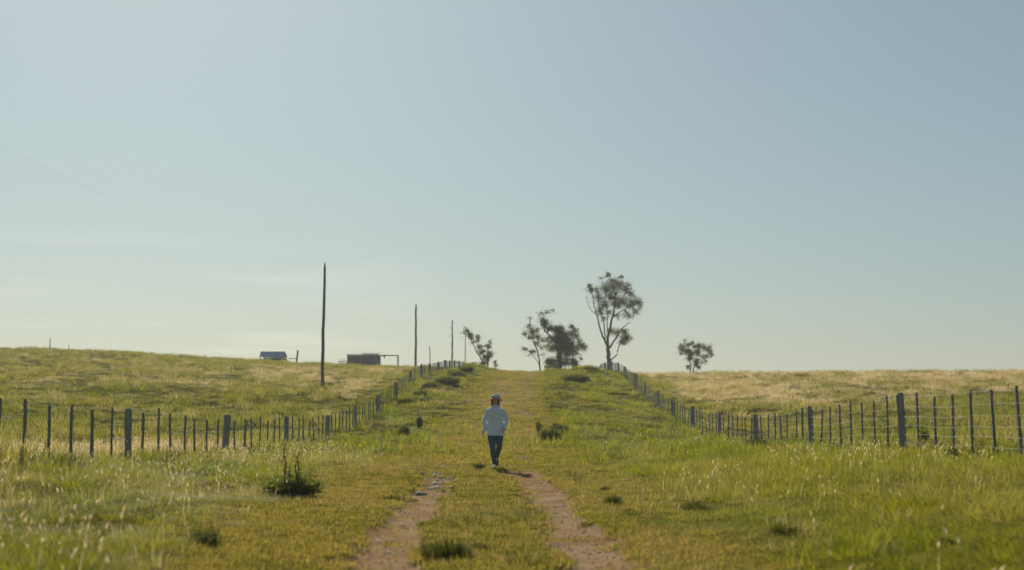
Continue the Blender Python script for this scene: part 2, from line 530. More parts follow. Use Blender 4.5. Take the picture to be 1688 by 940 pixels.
G_SHORT = leaf_mat('short_grass_blades', (.138, .166, .007), (.228, .204, .018), (.34, .25, .075), .55, True)
G_TALL = leaf_mat('long_grass_blades', (.125, .185, .003), (.240, .240, .008), (.42, .33, .12), .55, True)
G_FIELD = leaf_mat('pasture_grass_blades', (.105, .148, .006), (.205, .205, .013), (.45, .37, .16), .55, True)
G_WEED = leaf_mat('weedy_grass_blades', (.118, .178, .004), (.222, .240, .009), (.37, .30, .10), .5, True)
G_ROUGH = leaf_mat('rough_weed_blades', (.045, .065, .010), (.085, .100, .016), (.25, .20, .09), .35, True)
G_PEBBLE = leaf_mat('pebbles', (.16, .105, .066), (.28, .20, .135), (.50, .43, .35), .0, True, .9)
G_STRAW = leaf_mat('straw_stalk', (.36, .30, .13), (.46, .38, .18), (.50, .42, .24), .6, True)
G_HEAD = leaf_mat('pale_seed_head', (.70, .64, .48), (.78, .73, .58), (.74, .66, .50), .7, True)

def scatter(name, meshes, pts, rot, scl, ind, tint, dry, label, cat='grass'):
    col = bpy.data.collections.new(name + '_kinds')
    for i, me in enumerate(meshes):
        o = bpy.data.objects.new('%s_kind_%02d' % (name, i), me); col.objects.link(o)
    me = bpy.data.meshes.new(name)
    me.vertices.add(len(pts)); me.vertices.foreach_set('co', np.asarray(pts, np.float32).ravel())
    def attr(nm, ty, key, arr):
        me.attributes.new(nm, ty, 'POINT').data.foreach_set(key, np.ascontiguousarray(arr).ravel())
    attr('rot', 'FLOAT_VECTOR', 'vector', rot.astype(np.float32))
    attr('scl', 'FLOAT_VECTOR', 'vector', scl.astype(np.float32))
    attr('kind_index', 'INT', 'value', ind.astype(np.int32))
    attr('tint', 'FLOAT', 'value', tint.astype(np.float32))
    attr('dry', 'FLOAT', 'value', dry.astype(np.float32))
    o = link(name, me)
    ng = bpy.data.node_groups.new(name + '_nodes', 'GeometryNodeTree')
    ng.interface.new_socket('Geometry', in_out='INPUT', socket_type='NodeSocketGeometry')
    ng.interface.new_socket('Geometry', in_out='OUTPUT', socket_type='NodeSocketGeometry')
    gi = ng.nodes.new('NodeGroupInput'); go = ng.nodes.new('NodeGroupOutput')
    ci = ng.nodes.new('GeometryNodeCollectionInfo'); ci.inputs['Collection'].default_value = col
    ci.inputs['Separate Children'].default_value = True; ci.inputs['Reset Children'].default_value = True
    ip = ng.nodes.new('GeometryNodeInstanceOnPoints'); ip.inputs['Pick Instance'].default_value = True
    def named(nm, ty):
        a = ng.nodes.new('GeometryNodeInputNamedAttribute'); a.data_type = ty; a.inputs['Name'].default_value = nm
        return a.outputs[0]
    k = ng.links.new
    k(gi.outputs[0], ip.inputs['Points']); k(ci.outputs[0], ip.inputs['Instance'])
    k(named('kind_index', 'INT'), ip.inputs['Instance Index'])
    k(named('rot', 'FLOAT_VECTOR'), ip.inputs['Rotation'])
    k(named('scl', 'FLOAT_VECTOR'), ip.inputs['Scale'])
    k(ip.outputs[0], go.inputs[0])
    md = o.modifiers.new('scatter', 'NODES'); md.node_group = ng
    tag(o, label, cat, kind='stuff')
    return o

def sample(y0, y1, per_m2, accept, margin=3.0, fall=0.0):
    """random ground points inside the view, density per m2 (optionally falling with distance)"""
    out = []
    ys = np.linspace(y0, y1, max(2, int((y1 - y0) / 1.0) + 1))
    for a, b in zip(ys[:-1], ys[1:]):
        hw = .385 * b + margin
        dn = per_m2 * (y0 / a) ** fall
        n = rng.poisson(dn * 2 * hw * (b - a))
        out.append(np.stack([rng.uniform(-hw, hw, n), rng.uniform(a, b, n)], 1))
    p = np.concatenate(out)
    w = accept(p[:, 0], p[:, 1])
    return p[rng.random(len(p)) < w]
def make(name, meshes, p, s0, s1, label, tint, dry, zs=None, flat=0.0):
    X, Y = p[:, 0], p[:, 1]; n = len(X)
    pts = np.stack([X, Y, height(X, Y)], 1)
    rot = np.stack([rng.normal(0, .08, n), rng.normal(0, .08, n), rng.uniform(0, 6.283, n)], 1)
    s = rng.uniform(s0, s1, n)
    if zs is None: zs = np.ones(n)
    scl = np.stack([s, s, s * zs], 1)
    return scatter(name, meshes, pts, rot, scl, rng.integers(0, len(meshes), n), np.clip(tint, 0, 1), np.clip(dry, 0, 1), label)

def rutmax(X, Y):
    l, r = rut(X, Y); return np.maximum(l, r)
def tintf(X, Y, s):
    return .5 + 1.3 * (fbm(X * .33, Y * .22, 3, s) - .5) + rng.normal(0, .18, len(X))

# short worn turf of the lane
ms = [clump('turf_%d' % i, 26, .11, .03, .085, .007, .8, G_SHORT, 2) for i in range(5)]
p = sample(8.5, 36, 190, lambda X, Y: (1 - .85 * verge(X, Y)) * (1 - .97 * sstep(.25, .75, rutmax(X, Y)) * (1 - .45 * sstep(.62, .7, fbm(X * 2.4, Y * 1.6, 2, 33)))) * (np.abs(X) < 5.5), fall=1.0)
make('short_grass', ms, p, .7, 1.35, 'short worn turf on the lane and between its wheel tracks', tintf(p[:, 0], p[:, 1], 40), .17 + .5 * dryness(p[:, 0], p[:, 1]) + rng.random(len(p)) ** 5)
ms = [clump('lane_turf_%d' % i, 26, .22, .05, .13, .016, .8, G_SHORT, 2) for i in range(4)]
p = sample(34, 150, 22, lambda X, Y: (1 - .7 * verge(X, Y)) * (1 - .9 * sstep(.15, .7, rutmax(X, Y))) * (np.abs(X) < 6.5), fall=.9)
make('short_grass', ms, p, .7, 1.4, 'thin turf over the lane climbing to the crest', tintf(p[:, 0], p[:, 1], 41) + .15, .8 * dryness(p[:, 0], p[:, 1]) + .8 * rng.random(len(p)) ** 6)

# long grass of the verges near the camera
ms = [clump('long_%d' % i, 44, .16, .14, .40, .0055, .8, G_TALL, 3) for i in range(6)]
def acc_long(X, Y):
    u = X - SKEW * Y
    g = fbm(X * .5, Y * .4, 3, 50)
    return verge(X, Y) * (1 - sstep(9, 14, np.abs(u)) * .75) * (.45 + .9 * sstep(.35, .6, g)) * (1 - .6 * sstep(34, 46, Y))
p = sample(8.5, 48, 62, acc_long, fall=1.1)
X, Y = p[:, 0], p[:, 1]
hh = (.55 + .75 * sstep(.3, .7, fbm(X * .4, Y * .35, 3, 51))) * (.65 + .45 * verge(X, Y)) * np.where(X < 0, .58, .64) * (.72 + .28 * sstep(15, 26, Y))
make('long_grass', ms, p, .75, 1.25, 'long seeding grass on the verges beside the lane', tintf(X, Y, 52) + np.where(X < 0, .12, -.08), .8 * dryness(X, Y) + .5 * rng.random(len(p)) ** 8, hh * .92)

# seed heads catching the sun
ms = [seed_clump('seed_%d' % i, 3, .25, .18, .40, G_STRAW, G_HEAD, .055, .011, seed=i) for i in range(5)]
def acc_seed(X, Y):
    g = fbm(X * .45, Y * .4, 3, 60)
    return verge(X, Y) * (.12 + .88 * sstep(.50, .68, g))
p = sample(9, 48, 2.6, acc_seed, fall=.2)
q_ = sample(9, 34, 2.6, lambda X, Y: verge(X, Y) * (X < 0) * (.25 + .75 * sstep(.42, .6, fbm(X * .7, Y * .6, 3, 61))), fall=.3)
q2 = sample(25, 47, 9, lambda X, Y: sstep(7.9, 8.5, -(X - SKEW * Y)) * (1 - sstep(12, 16, -(X - SKEW * Y))) * sstep(25, 30, Y) * (.3 + .7 * sstep(.35, .6, fbm(X * .4, Y * .3, 3, 62))))
q3 = sample(30, 40, 5, lambda X, Y: (sstep(3.3, 4.2, -(X - SKEW * Y)) * (1 - sstep(6.5, 7.5, -(X - SKEW * Y)))) * sstep(.42, .6, fbm(X * .5, Y * .5, 3, 63)))
p = np.concatenate([p, q_, q2, q3])
make('seed_heads', ms, p, .7, 1.15, 'pale grass seed heads catching the sun on the verges', rng.random(len(p)), rng.random(len(p)))

# lumpy weeds along the rise between the fences
ms = [clump('weed_%d' % i, 52, .28, .06, .28, .020, 1.0, G_WEED, 2) for i in range(5)]
def acc_weed(X, Y):
    u = X - SKEW * Y
    g = fbm(X * .55, Y * .38, 3, 65)
    return np.maximum(verge(X, Y), .06) * (1 - sstep(7.9, 9.5, np.abs(u))) * (.2 + 1.0 * sstep(.42, .56, g)) * sstep(30, 42, Y)
p = sample(31, 150, 12, acc_weed, fall=.6)
X, Y = p[:, 0], p[:, 1]
make('weedy_grass', ms, p, .7, 1.5, 'lumpy green weeds and grass along the rising lane', tintf(X, Y, 66), .8 * dryness(X, Y) + .6 * rng.random(len(p)) ** 6, .25 + 1.25 * sstep(.3, .7, fbm(X * .6, Y * .5, 2, 67)))

# pasture beyond the fences
ms = [clump('tussock_%d' % i, 58, .34, .12, .36, .022, .9, G_FIELD, 2) for i in range(6)]
def acc_field(X, Y):
    u = X - SKEW * Y
    g = fbm(X * .42, Y * .28, 3, 70)
    return sstep(7.2, 8.6, np.abs(u)) * (.30 + .9 * sstep(.40, .56, g))
p = sample(20, 185, 5.2, acc_field, fall=.35)
X, Y = p[:, 0], p[:, 1]
make('pasture_grass', ms, p, .6, 1.5, 'tussocky pasture grass covering the fields beyond both fences', tintf(X, Y, 71) + .1, dryness(X, Y) * .8 + .6 * rng.random(len(p)) ** 5, .25 + 1.2 * sstep(.3, .7, fbm(X * .5, Y * .35, 2, 72)))
ms = [clump('drygrass_%d' % i, 30, .30, .22, .5, .014, .6, G_STRAW, 2) for i in range(4)]
p = sample(24, 180, 6.5, lambda X, Y: sstep(.30, .95, dryness(X, Y)) * sstep(7, 8.2, np.abs(X - SKEW * Y)) * (1 + .0 * Y), fall=.35)
make('dry_grass', ms, p, .5, 1.0, 'pale dry seeding grass in drifts over the pasture', rng.random(len(p)), rng.random(len(p)))


# dark rough weeds dotted over the pasture and the rise
ms = [clump('rough_%d' % i, 60, .26, .08, .28, .016, .8, G_ROUGH, 2) for i in range(4)]
p = sample(38, 165, 1.0, lambda X, Y: verge(X, Y) * sstep(.50, .66, fbm(X * .3, Y * .2, 3, 80)) * (1 - .6 * sstep(30, 60, np.abs(X)) * (Y < 60)), fall=.1)
make('rough_weeds', ms, p, .5, 1.6, 'dark rough weeds dotted over the pasture and the rise', rng.random(len(p)), .3 * rng.random(len(p)) ** 4)

p = sample(36, 132, 2.6, lambda X, Y: verge(X, Y) * (1 - sstep(8, 9.5, np.abs(X - SKEW * Y))) * sstep(.50, .62, fbm(X * .75, Y * .5, 3, 81)), fall=.3)
ms = [clump('slope_rough_%d' % i, 60, .22, .06, .26, .013, .9, G_ROUGH, 2) for i in range(4)]
make('rough_weeds', ms, p, .5, 1.5, 'ragged dark weeds on both slopes beside the rising lane', rng.random(len(p)), .3 * rng.random(len(p)) ** 3)
ms = [clump('near_rough_%d' % i, 60, .15, .05, .16, .006, .8, G_ROUGH, 3) for i in range(4)]
p = sample(9, 38, 5.0, lambda X, Y: (.25 + .75 * verge(X, Y)) * sstep(.56, .68, fbm(X * .55, Y * .42, 3, 84)) * (1 - sstep(.1, .4, rutmax(X, Y))), fall=.4)
make('rough_weeds', ms, p, .6, 1.5, 'darker weedy patches scattered through the near grass', rng.random(len(p)), .2 * rng.random(len(p)))
p = sample(9, 40, 4.5, lambda X, Y: verge(X, Y) * np.where(X < 0, .8, .3) * sstep(.45, .62, fbm(X * .6, Y * .5, 3, 86)), fall=.5)
ms = [clump('dead_%d' % i, 12, .14, .14, .36, .005, .7, G_STRAW, 2) for i in range(4)]
make('dry_stalks', ms, p, .6, 1.1, 'dead straw coloured stalks standing in the near verges', rng.random(len(p)), rng.random(len(p)))

p = sample(19, 36, 2.2, lambda X, Y: sstep(4.6, 5.6, -(X - SKEW * Y)) * (1 - sstep(8.0, 9, -(X - SKEW * Y))) * sstep(.45, .6, fbm(X * .7, Y * .55, 3, 87)), fall=.1)
ms = [clump('fence_rough_%d' % i, 70, .24, .08, .30, .010, .9, G_ROUGH, 3) for i in range(4)]
make('rough_weeds', ms, p, .7, 1.5, 'dark green weeds crowding the foot of the left fence', .4 + .6 * rng.random(len(p)), .1 * rng.random(len(p)))

# gravel in the wheel tracks
ms = []
for i in range(4):
    r_ = np.random.default_rng(90 + i)
    V = np.array([(1, 0, 0), (-1, 0, 0), (0, 1, 0), (0, -1, 0), (0, 0, .7), (0, 0, -.5)]) * r_.uniform(.6, 1.2, (6, 1))
    ms.append(mesh_np('pebble_%d' % i, V, [(0, 2, 4), (2, 1, 4), (1, 3, 4), (3, 0, 4), (2, 0, 5), (1, 2, 5), (3, 1, 5), (0, 3, 5)], G_PEBBLE))
p = sample(8.5, 34, 230, lambda X, Y: sstep(.3, .8, rutmax(X, Y)) * (.25 + .75 * sstep(.45, .65, fbm(X * 1.6, Y * .8, 3, 88))) * 1.0 * np.where(X < 0, .6 + .4 * sstep(20, 25, Y), 1.0) * (np.abs(X) < 3), fall=.6)
make('gravel', ms, p,  .004, .019, 'loose gravel and clods strewn along both wheel tracks', rng.random(len(p)), rng.random(len(p)) ** 4)

# ------------------------------------------------------------------ wood, metal
M_POST = simple_mat('weathered_post', (.15, .15, .145), (.30, .29, .275), 8, .9, .6, (3, 3, .35))
M_DROP = simple_mat('dark_dropper', (.12, .118, .115), (.23, .22, .205), 9, .9, .5, (3, 3, .4))
M_WIRE = simple_mat('galvanised_wire', (.28, .28, .27), (.36, .36, .35), 30, .7, 0)
M_POLE = simple_mat('grey_pole_timber', (.12, .12, .11), (.22, .215, .19), 4, .9, .5, (4, 4, .3))
M_CABLE = simple_mat('cable', (.20, .20, .20), (.28, .28, .28), 5, .6, 0)

def post_mesh(name, w, h, mat, seed, sides=8, below=.35):
    r = random.Random(seed)
    b = MB(); rings = []
    lvl = [-below, 0, .25 * h, .55 * h, .8 * h, h - .05, h]
    for z in lvl:
        k = 1 + r.uniform(-.07, .07)
        if z == h: k *= .72
        ox, oy = r.uniform(-.008, .008), r.uniform(-.008, .008)
        rings.append([(ox + w / 2 * k * math.cos(2 * math.pi * (i + .5) / sides) * (1.12 if i % 2 else 1), oy + w / 2 * k * math.sin(2 * math.pi * (i + .5) / sides), z) for i in range(sides)])
    b.rings(rings)
    return b.mesh(name, mat)
POSTS = [post_mesh('post', .155, 1.17, M_POST, i) for i in range(5)]
DROPS = [post_mesh('dropper', .058, 1.12, M_DROP, 20 + i, 4) for i in range(6)]
WIRE_Z = [.13, .31, .48, .66, .86, 1.08]

def fence(side, thick_y, label):
    ux = side * 7.87
    def P(y):
        x = ux + SKEW * y
        return x, y, float(base_height(np.array([x]), np.array([y]))[0]) + (.07 if side > 0 else .0)
    root = empty('wire_fence', P(thick_y[0]))
    base = Vector(root.location)
    tag(root, label, 'fence', 'wire fences along the lane')
    line = []
    r = random.Random(side + 5)
    ys = []
    for a, b_ in zip(thick_y[:-1], thick_y[1:]):
        ys += [(a + (b_ - a) * i / 8, i == 0) for i in range(8)]
    for y, thick in ys:
        x, y, z = P(y)
        z += r.uniform(-.04, .03)
        me = r.choice(POSTS) if thick else r.choice(DROPS)
        o = link('post' if thick else 'dropper', me, root, Vector((x + r.uniform(-.02, .02), y, z)) - base)
        o.rotation_euler = (r.gauss(0, .02), r.gauss(0, .018), r.uniform(0, 6.28) if thick else r.uniform(-.3, .3))
        k = r.uniform(.85, 1.12)
        o.scale = (k, k, (r.uniform(.97, 1.03) if thick else r.uniform(.93, 1.05)) * (1 if side > 0 or y > 60 else .92))
        line.append((x, y, z))
    for k, wz in enumerate(WIRE_Z):
        b = MB()
        pts = [Vector((x - .035 * side, y, z + wz * (1 if side > 0 or y > 60 else .92) + r.uniform(-.006, .006))) - base for x, y, z in line]
        b.tube(pts, .0025 if side > 0 else .0015, 4)
        b.build('wire', M_WIRE, root)
fence(1, [11.2, 20.5, 30, 39.7, 49.2, 58.6, 67.8, 77.5, 86.2, 95.6, 104.8, 114.6, 123.8, 133.7, 143.4, 153, 162.7, 172],
      'right hand wire fence of dark posts running up to the tall tree')
fence(-1, [9.6, 18.9, 28.1, 37.3, 46.6, 56.1, 65.4, 75.3, 84.8, 94.9, 105.4, 114.6, 125, 135.2, 144.2, 154, 163.8, 173.6, 183],
      'left hand wire fence of grey posts passing the bare poles')

# ------------------------------------------------------------------ poles and cable
def pole(px, y, ztop, rb, rt, label, extra=None, lean=0.0):
    x = (px - 844) / F * y
    z = hz(x, y)
    root = empty('utility_pole', (x, y, z))
    tag(root, label, 'pole', 'bare wooden poles along the left fence')
    h = ztop - z
    b = MB()
    pts, rad = [], []
    r = random.Random(int(px))
    for i in range(9):
        t = i / 8
        pts.append((lean * t + r.uniform(-.03, .03) * (0 < i < 8), r.uniform(-.02, .02), -.4 + (h + .4) * t)); rad.append(rb + (rt - rb) * t)
    pts.append((lean, 0, h + .22)); rad.append(rt * .35)
    b.tube(pts, rad, 10)
    b.build('shaft', M_POLE, root, smooth=True)
    if extra: extra(root, h, lean)
    return Vector((x + lean, y, ztop))
def fittings(root, h, lean):
    for f, sx in ((.52, .1), (.30, .12)):
        b = MB(); b.box((lean * f, -.2, h * f), (.34, .3, .55)); b.box((lean * f, -.2, h * f + .33), (.22, .2, .12))
        b.build('transformer_box', M_CABLE, root)
    for f in (.86, .70):
        b = MB(); b.tube([(-.55, 0, h * f), (.1, 0, h * f + .03)], .045, 6); b.build('crossarm', M_POLE, root)
def cap_pin(root, h, lean):
    b = MB(); b.tube([(lean, 0, h + .15), (lean, 0, h + .32)], [.05, .03], 8); b.build('insulator', M_CABLE, root, smooth=True)
def top_z(py, y): return at(531, py, y).z
P1 = pole(531.5, 93, top_z(441, 93), .125, .075, 'tallest and nearest bare wooden pole, standing in the left pasture', cap_pin, .1)
P2 = pole(685.5, 170, top_z(505, 170), .16, .10, 'bare dark pole behind the crest end of the left fence', cap_pin)
P3 = pole(745.5, 252, top_z(529, 252), .17, .11, 'pole with boxes and short arms halfway up', fittings)
P4 = pole(767, 306, top_z(547, 306), .12, .08, 'thin far pole beside the leaning sapling tree', cap_pin)
P0 = pole(-1390, 14, 8.45, .155, .095, 'bare wooden pole nearest the viewer, outside the left of the picture', cap_pin)
def cable(a, b_, sag, label):
    b = MB()
    pts = []
    for i in range(33):
        t = i / 32
        p = a.lerp(b_, t); p.z -= 4 * sag * t * (1 - t); pts.append(p - a)
    b.tube(pts, .0012, 5)
    o = b.build('overhead_cable', M_CABLE, None, a)
    tag(o, label, 'cable', 'overhead cables between the poles')
cable(P0, P1, 1.24, 'thin overhead cable sagging across the left sky to the nearest pole')
cable(P1, P2, 1.2, 'thin overhead cable from the nearest pole to the second pole')

# slim far stakes on the left skyline
def stake(px, py_top, Y, label, w=.09, lean=0., group='posts on the left skyline'):
    x = (px - 844) / F * Y; z = hz(x, Y)
    h = at(px, py_top, Y).z - z
    b = MB(); b.tube([(0, 0, -.3), (lean * .5, 0, h * .5), (lean, 0, h)], [w / 2, w / 2, w * .38], 7)
    o = b.build('fence_post', M_POST, None, (x, Y, z))
    tag(o, label, 'post', group)
stake(82.5, 557, 185, 'tall thin post on the far left skyline', .13)
stake(113.5, 568, 190, 'shorter thin post right of the tall skyline post', .10)
for k, q in enumerate(((8, 573), (185, 577), (208, 579), (250, 580), (298, 583), (338, 585), (362, 589), (387, 590))):
    stake(q[0], q[1], 165, 'small dark skyline post, the %s from the left of its row' % ('first', 'second', 'third', 'fourth', 'fifth', 'sixth', 'seventh', 'eighth')[k], .11)
stake(710, 571, 150, 'thin leaning stick above the crest of the left fence', .10, -.12)
stake(655, 585, 178, 'short post on the skyline beside the long shed', .08)

# ------------------------------------------------------------------ sheds
M_TIN = simple_mat('blue_grey_tin', (.20, .33, .48), (.27, .40, .54), 2, .95, .2)
M_PLANK = simple_mat('grey_shed_board', (.085, .090, .10), (.15, .15, .155), 5, .9, .4, (1, 1, .3))
M_DARK = simple_mat('dark_timber', (.035, .033, .03), (.07, .065, .06), 6, .9, .3)
M_BROWN = simple_mat('rusted_tin', (.13, .10, .085), (.20, .165, .145), 3, .7, .3)
def corrugated(b, p00, p10, p11, p01, n, amp):
    """ridged sheet between four corners (p00-p10 along the ridges' cross direction)"""
    p00, p10, p11, p01 = map(Vector, (p00, p10, p11, p01))
    nrm = (p10 - p00).cross(p01 - p00).normalized()
    top, v, f = [], [], []
    for i in range(n + 1):
        t = i / n; o = nrm * (amp if i % 2 else -amp)
        a = p00.lerp(p10, t) + o; c = p01.lerp(p11, t) + o
        v += [a, c, a - nrm * .03, c - nrm * .03]
    for i in range(n):
        k = 4 * i
        f += [(k, k + 4, k + 5, k + 1), (k + 2, k + 3, k + 7, k + 6), (k, k + 2, k + 6, k + 4), (k + 1, k + 5, k + 7, k + 3)]
    f += [(0, 1, 3, 2), (4 * n, 4 * n + 2, 4 * n + 3, 4 * n + 1)]
    b.add(v, f)
YS = 205
def shed_px(px, py): return at(px, py, YS)
def blue_shed():
    S = YS / F
    c = shed_px(448, 594)
    z0 = hz(c.x, YS + 1) + .02
    root = empty('shed', (c.x, YS, z0))
    tag(root, 'small open sided shed with a blue tin roof on the left skyline', 'shed')
    zt = shed_px(448, 579.5).z - z0            # ridge height
    ze = shed_px(448, 588.5).z - z0          # front eave
    hw = 20.5 * S
    b = MB(); corrugated(b, (-hw * .95, .55, zt), (hw, .55, zt), (hw, -.12, ze), (-hw * .98, -.12, ze), 28, .02); b.build('roof', M_TIN, root)
    b = MB(); corrugated(b, (hw, .55, zt - .02), (-hw * .95, .55, zt - .02), (-hw, 2.9, ze), (hw, 2.9, ze), 28, .02); b.build('roof', M_TIN, root)
    for i in range(7):                       # boards of the front wall, right part
        b = MB(); b.box((hw * .02 + i * hw * .14, 0, ze / 2 - .15), (hw * .13, .04, ze + .1)); b.build('board', M_PLANK, root)
    for sx in (-1, 1):
        b = MB(); b.tube([(sx * hw * .9 - (.12 if sx < 0 else 0), .05, -.3), (sx * hw * .9, .05, ze + .1)], .06, 6); b.build('corner_post', M_DARK, root)
        b = MB(); b.tube([(sx * hw * .9, 2.7, -.3), (sx * hw * .9, 2.7, ze)], .06, 6); b.build('corner_post', M_DARK, root)
    b = MB(); b.box((hw * .3, 2.65, ze / 2 - .15), (hw * 1.2, .05, ze + .2)); b.build('back_wall', M_PLANK, root)
    b = MB(); b.box((-hw * .45, .03, .35), (hw * .8, .05, .06)); b.build('rail', M_DARK, root)
    b = MB(); b.box((-hw * .35, .4, .35), (hw * .55, .5, .9)); b.build('trough', M_DARK, root)
blue_shed()
def leaning_frame():
    c = shed_px(487, 596); z0 = hz(c.x, YS)
    root = empty('timber_frame', (c.x, YS, z0))
    tag(root, 'upright timber with a low plank beside the blue roofed shed', 'timber frame')
    def q(px, py): p = shed_px(px, py); return (p.x - c.x, 0, p.z - z0)
    a = q(488.5, 600); t = q(490.8, 577.5)
    b = MB(); b.box(((a[0] + t[0]) / 2, 0, (t[2] - .3) / 2), (.22, .18, t[2] + .3), Matrix.Rotation(.1, 3, 'Y')); b.build('upright', M_PLANK, root)
    l = q(476.5, 591.6); r_ = q(489, 591)
    b = MB(); b.box(((l[0] + r_[0]) / 2, -.1, (l[2] + r_[2]) / 2), (r_[0] - l[0], .35, .09)); b.build('plank', M_PLANK, root)
    b = MB(); b.tube([(q(480.5, 0)[0], -.1, -.3), (q(480.5, 0)[0], -.1, l[2] - .04)], .05, 6); b.build('leg', M_PLANK, root)
leaning_frame()
def long_shed():
    S = YS / F
    c = shed_px(598, 598); z0 = hz(c.x, YS + 1) - .1
    root = empty('shed', (c.x, YS, z0))
    tag(root, 'long low grey board shed with a flat rusty roof and an open lean-to', 'shed')
    def X(px): return (px - 598) * S
    def Z(py): return shed_px(598, py).z - z0
    # lower left part: boards
    nb = 11
    for i in range(nb):
        x0 = X(572 + (597 - 572) * i / nb); x1 = X(572 + (597 - 572) * (i + 1) / nb)
        b = MB(); b.box(((x0 + x1) / 2, 0, (Z(585) - .3) / 2), (x1 - x0 - .02, .05, Z(585) + .3)); b.build('board', M_BROWN if i % 4 == 1 else M_PLANK, root)
    nb = 12
    for i in range(nb):
        x0 = X(597.3 + (624 - 597.3) * i / nb); x1 = X(597.3 + (624 - 597.3) * (i + 1) / nb)
        b = MB(); b.box(((x0 + x1) / 2, -.06, (Z(583.5) - .3) / 2), (x1 - x0 - .02, .05, Z(583.5) + .3)); b.build('board', M_PLANK, root)
    for px in (572.2, 624):
        b = MB(); b.box((X(px), 1.5, (Z(586) - .3) / 2), (.05, 2.9, Z(586) + .3)); b.build('side_wall', M_PLANK, root)
    b = MB(); b.box((X(598), 3.0, (Z(586) - .3) / 2), (X(624) - X(572), .05, Z(586) + .3)); b.build('back_wall', M_PLANK, root)
    b = MB(); corrugated(b, (X(570.5), 3.1, Z(584) + .1), (X(597), 3.1, Z(584) + .1), (X(597), -.25, Z(584.5)), (X(570.5), -.25, Z(584.5)), 20, .02); b.build('roof', M_BROWN, root)
    b = MB(); corrugated(b, (X(596), 3.1, Z(582) + .1), (X(626.5), 3.1, Z(582) + .1), (X(626.5), -.35, Z(583)), (X(596), -.35, Z(583)), 22, .02); b.build('roof', M_BROWN, root)
    # lean-to on the right
    b = MB(); b.box((X(629.5), .4, Z(586.5)), (X(634) - X(625), 1.4, .10), Matrix.Rotation(.18, 3, 'Y')); b.build('awning', M_DARK, root)
    b = MB(); b.tube([(X(627), 0, Z(586)), (X(655.5), 0, Z(586))], .06, 6); b.build('beam', M_PLANK, root)
    b = MB(); b.tube([(X(627), 2.2, Z(585.6)), (X(655.5), 2.2, Z(585.6))], .06, 6); b.build('beam', M_PLANK, root)
    for dy in (0, 2.2):
        b = MB(); b.tube([(X(655), dy, -.6), (X(655), dy, Z(586))], .06, 6); b.build('post', M_PLANK, root)
    b = MB(); b.box((X(633.5), .1, Z(588)), (.12, .12, .55)); b.build('bracket', M_DARK, root)
long_shed()
def pen():
    c = at(570, 600, 190); z0 = hz(c.x, 190)
    root = empty('stock_pen', (c.x, 190, z0))
    tag(root, 'low grey rail pen in front of the long shed', 'pen')
    for i in range(7):
        b = MB(); b.tube([(-.9 + i * .3, .1 * (i % 2), -.3), (-.88 + i * .3, .1 * (i % 2), .75 + .1 * (i % 3))], .045, 6); b.build('post', M_POST, root)
    for z in (.3, .55):
        b = MB(); b.box((0, -.06, z), (2.0, .04, .08)); b.build('rail', M_POST, root)
pen()
def trough():
    c = at(782, 600, 185); z0 = hz(c.x, 185)
    zb = at(782, 598.3, 185).z - z0
    root = empty('plank_bench', (c.x, 185, z0))
    tag(root, 'dark plank on two legs left of the leaning sapling tree', 'plank')
    b = MB(); b.box((0, 0, zb), (.85, .3, .12)); b.build('plank', M_DARK, root)
    for s in (-.3, .3):
        b = MB(); b.tube([(s, 0, -.2), (s, 0, zb - .06)], .03, 6); b.build('leg', M_DARK, root)
trough()

# ------------------------------------------------------------------ trees
M_BARK = simple_mat('grey_bark', (.07, .065, .058), (.15, .14, .125), 3, .95, .6, (2, 2, .5))
M_LEAF = leaf_mat('gum_leaf', (.065, .085, .034), (.115, .138, .058), trans=.42)
M_LEAF_D = leaf_mat('dense_leaf', (.046, .066, .022), (.080, .104, .036), trans=.34)
M_LEAF_L = leaf_mat('yellow_green_leaf', (.07, .10, .025), (.12, .14, .035), trans=.4)
def leaves_np(centres, n_each, spread, size, r, droop=.35):
    """many small pointed leaves around each centre"""
    C = np.repeat(np.asarray(centres), n_each, axis=0); n = len(C)
    sh_ = np.repeat(np.exp(r.normal(0, .35, (len(centres), 3))), n_each, axis=0)      # each spray its own shape
    P = C + r.normal(0, 1, (n, 3)) * spread * sh_ * np.where(r.random((n, 1)) < .2, 1.5, .9)
    a = r.normal(0, 1, (n, 3)); a[:, 2] -= droop * 1.5
    a /= np.linalg.norm(a, axis=1)[:, None]
    b = np.cross(a, r.normal(0, 1, (n, 3))); b /= np.linalg.norm(b, axis=1)[:, None] + 1e-9
    s = size * r.uniform(.6, 1.4, n)[:, None]
    V = np.stack([P - a * s * .5, P + b * s * .22, P + a * s * .5, P - b * s * .22], 1).reshape(-1, 3)
    return V, np.arange(4 * n).reshape(-1, 4)
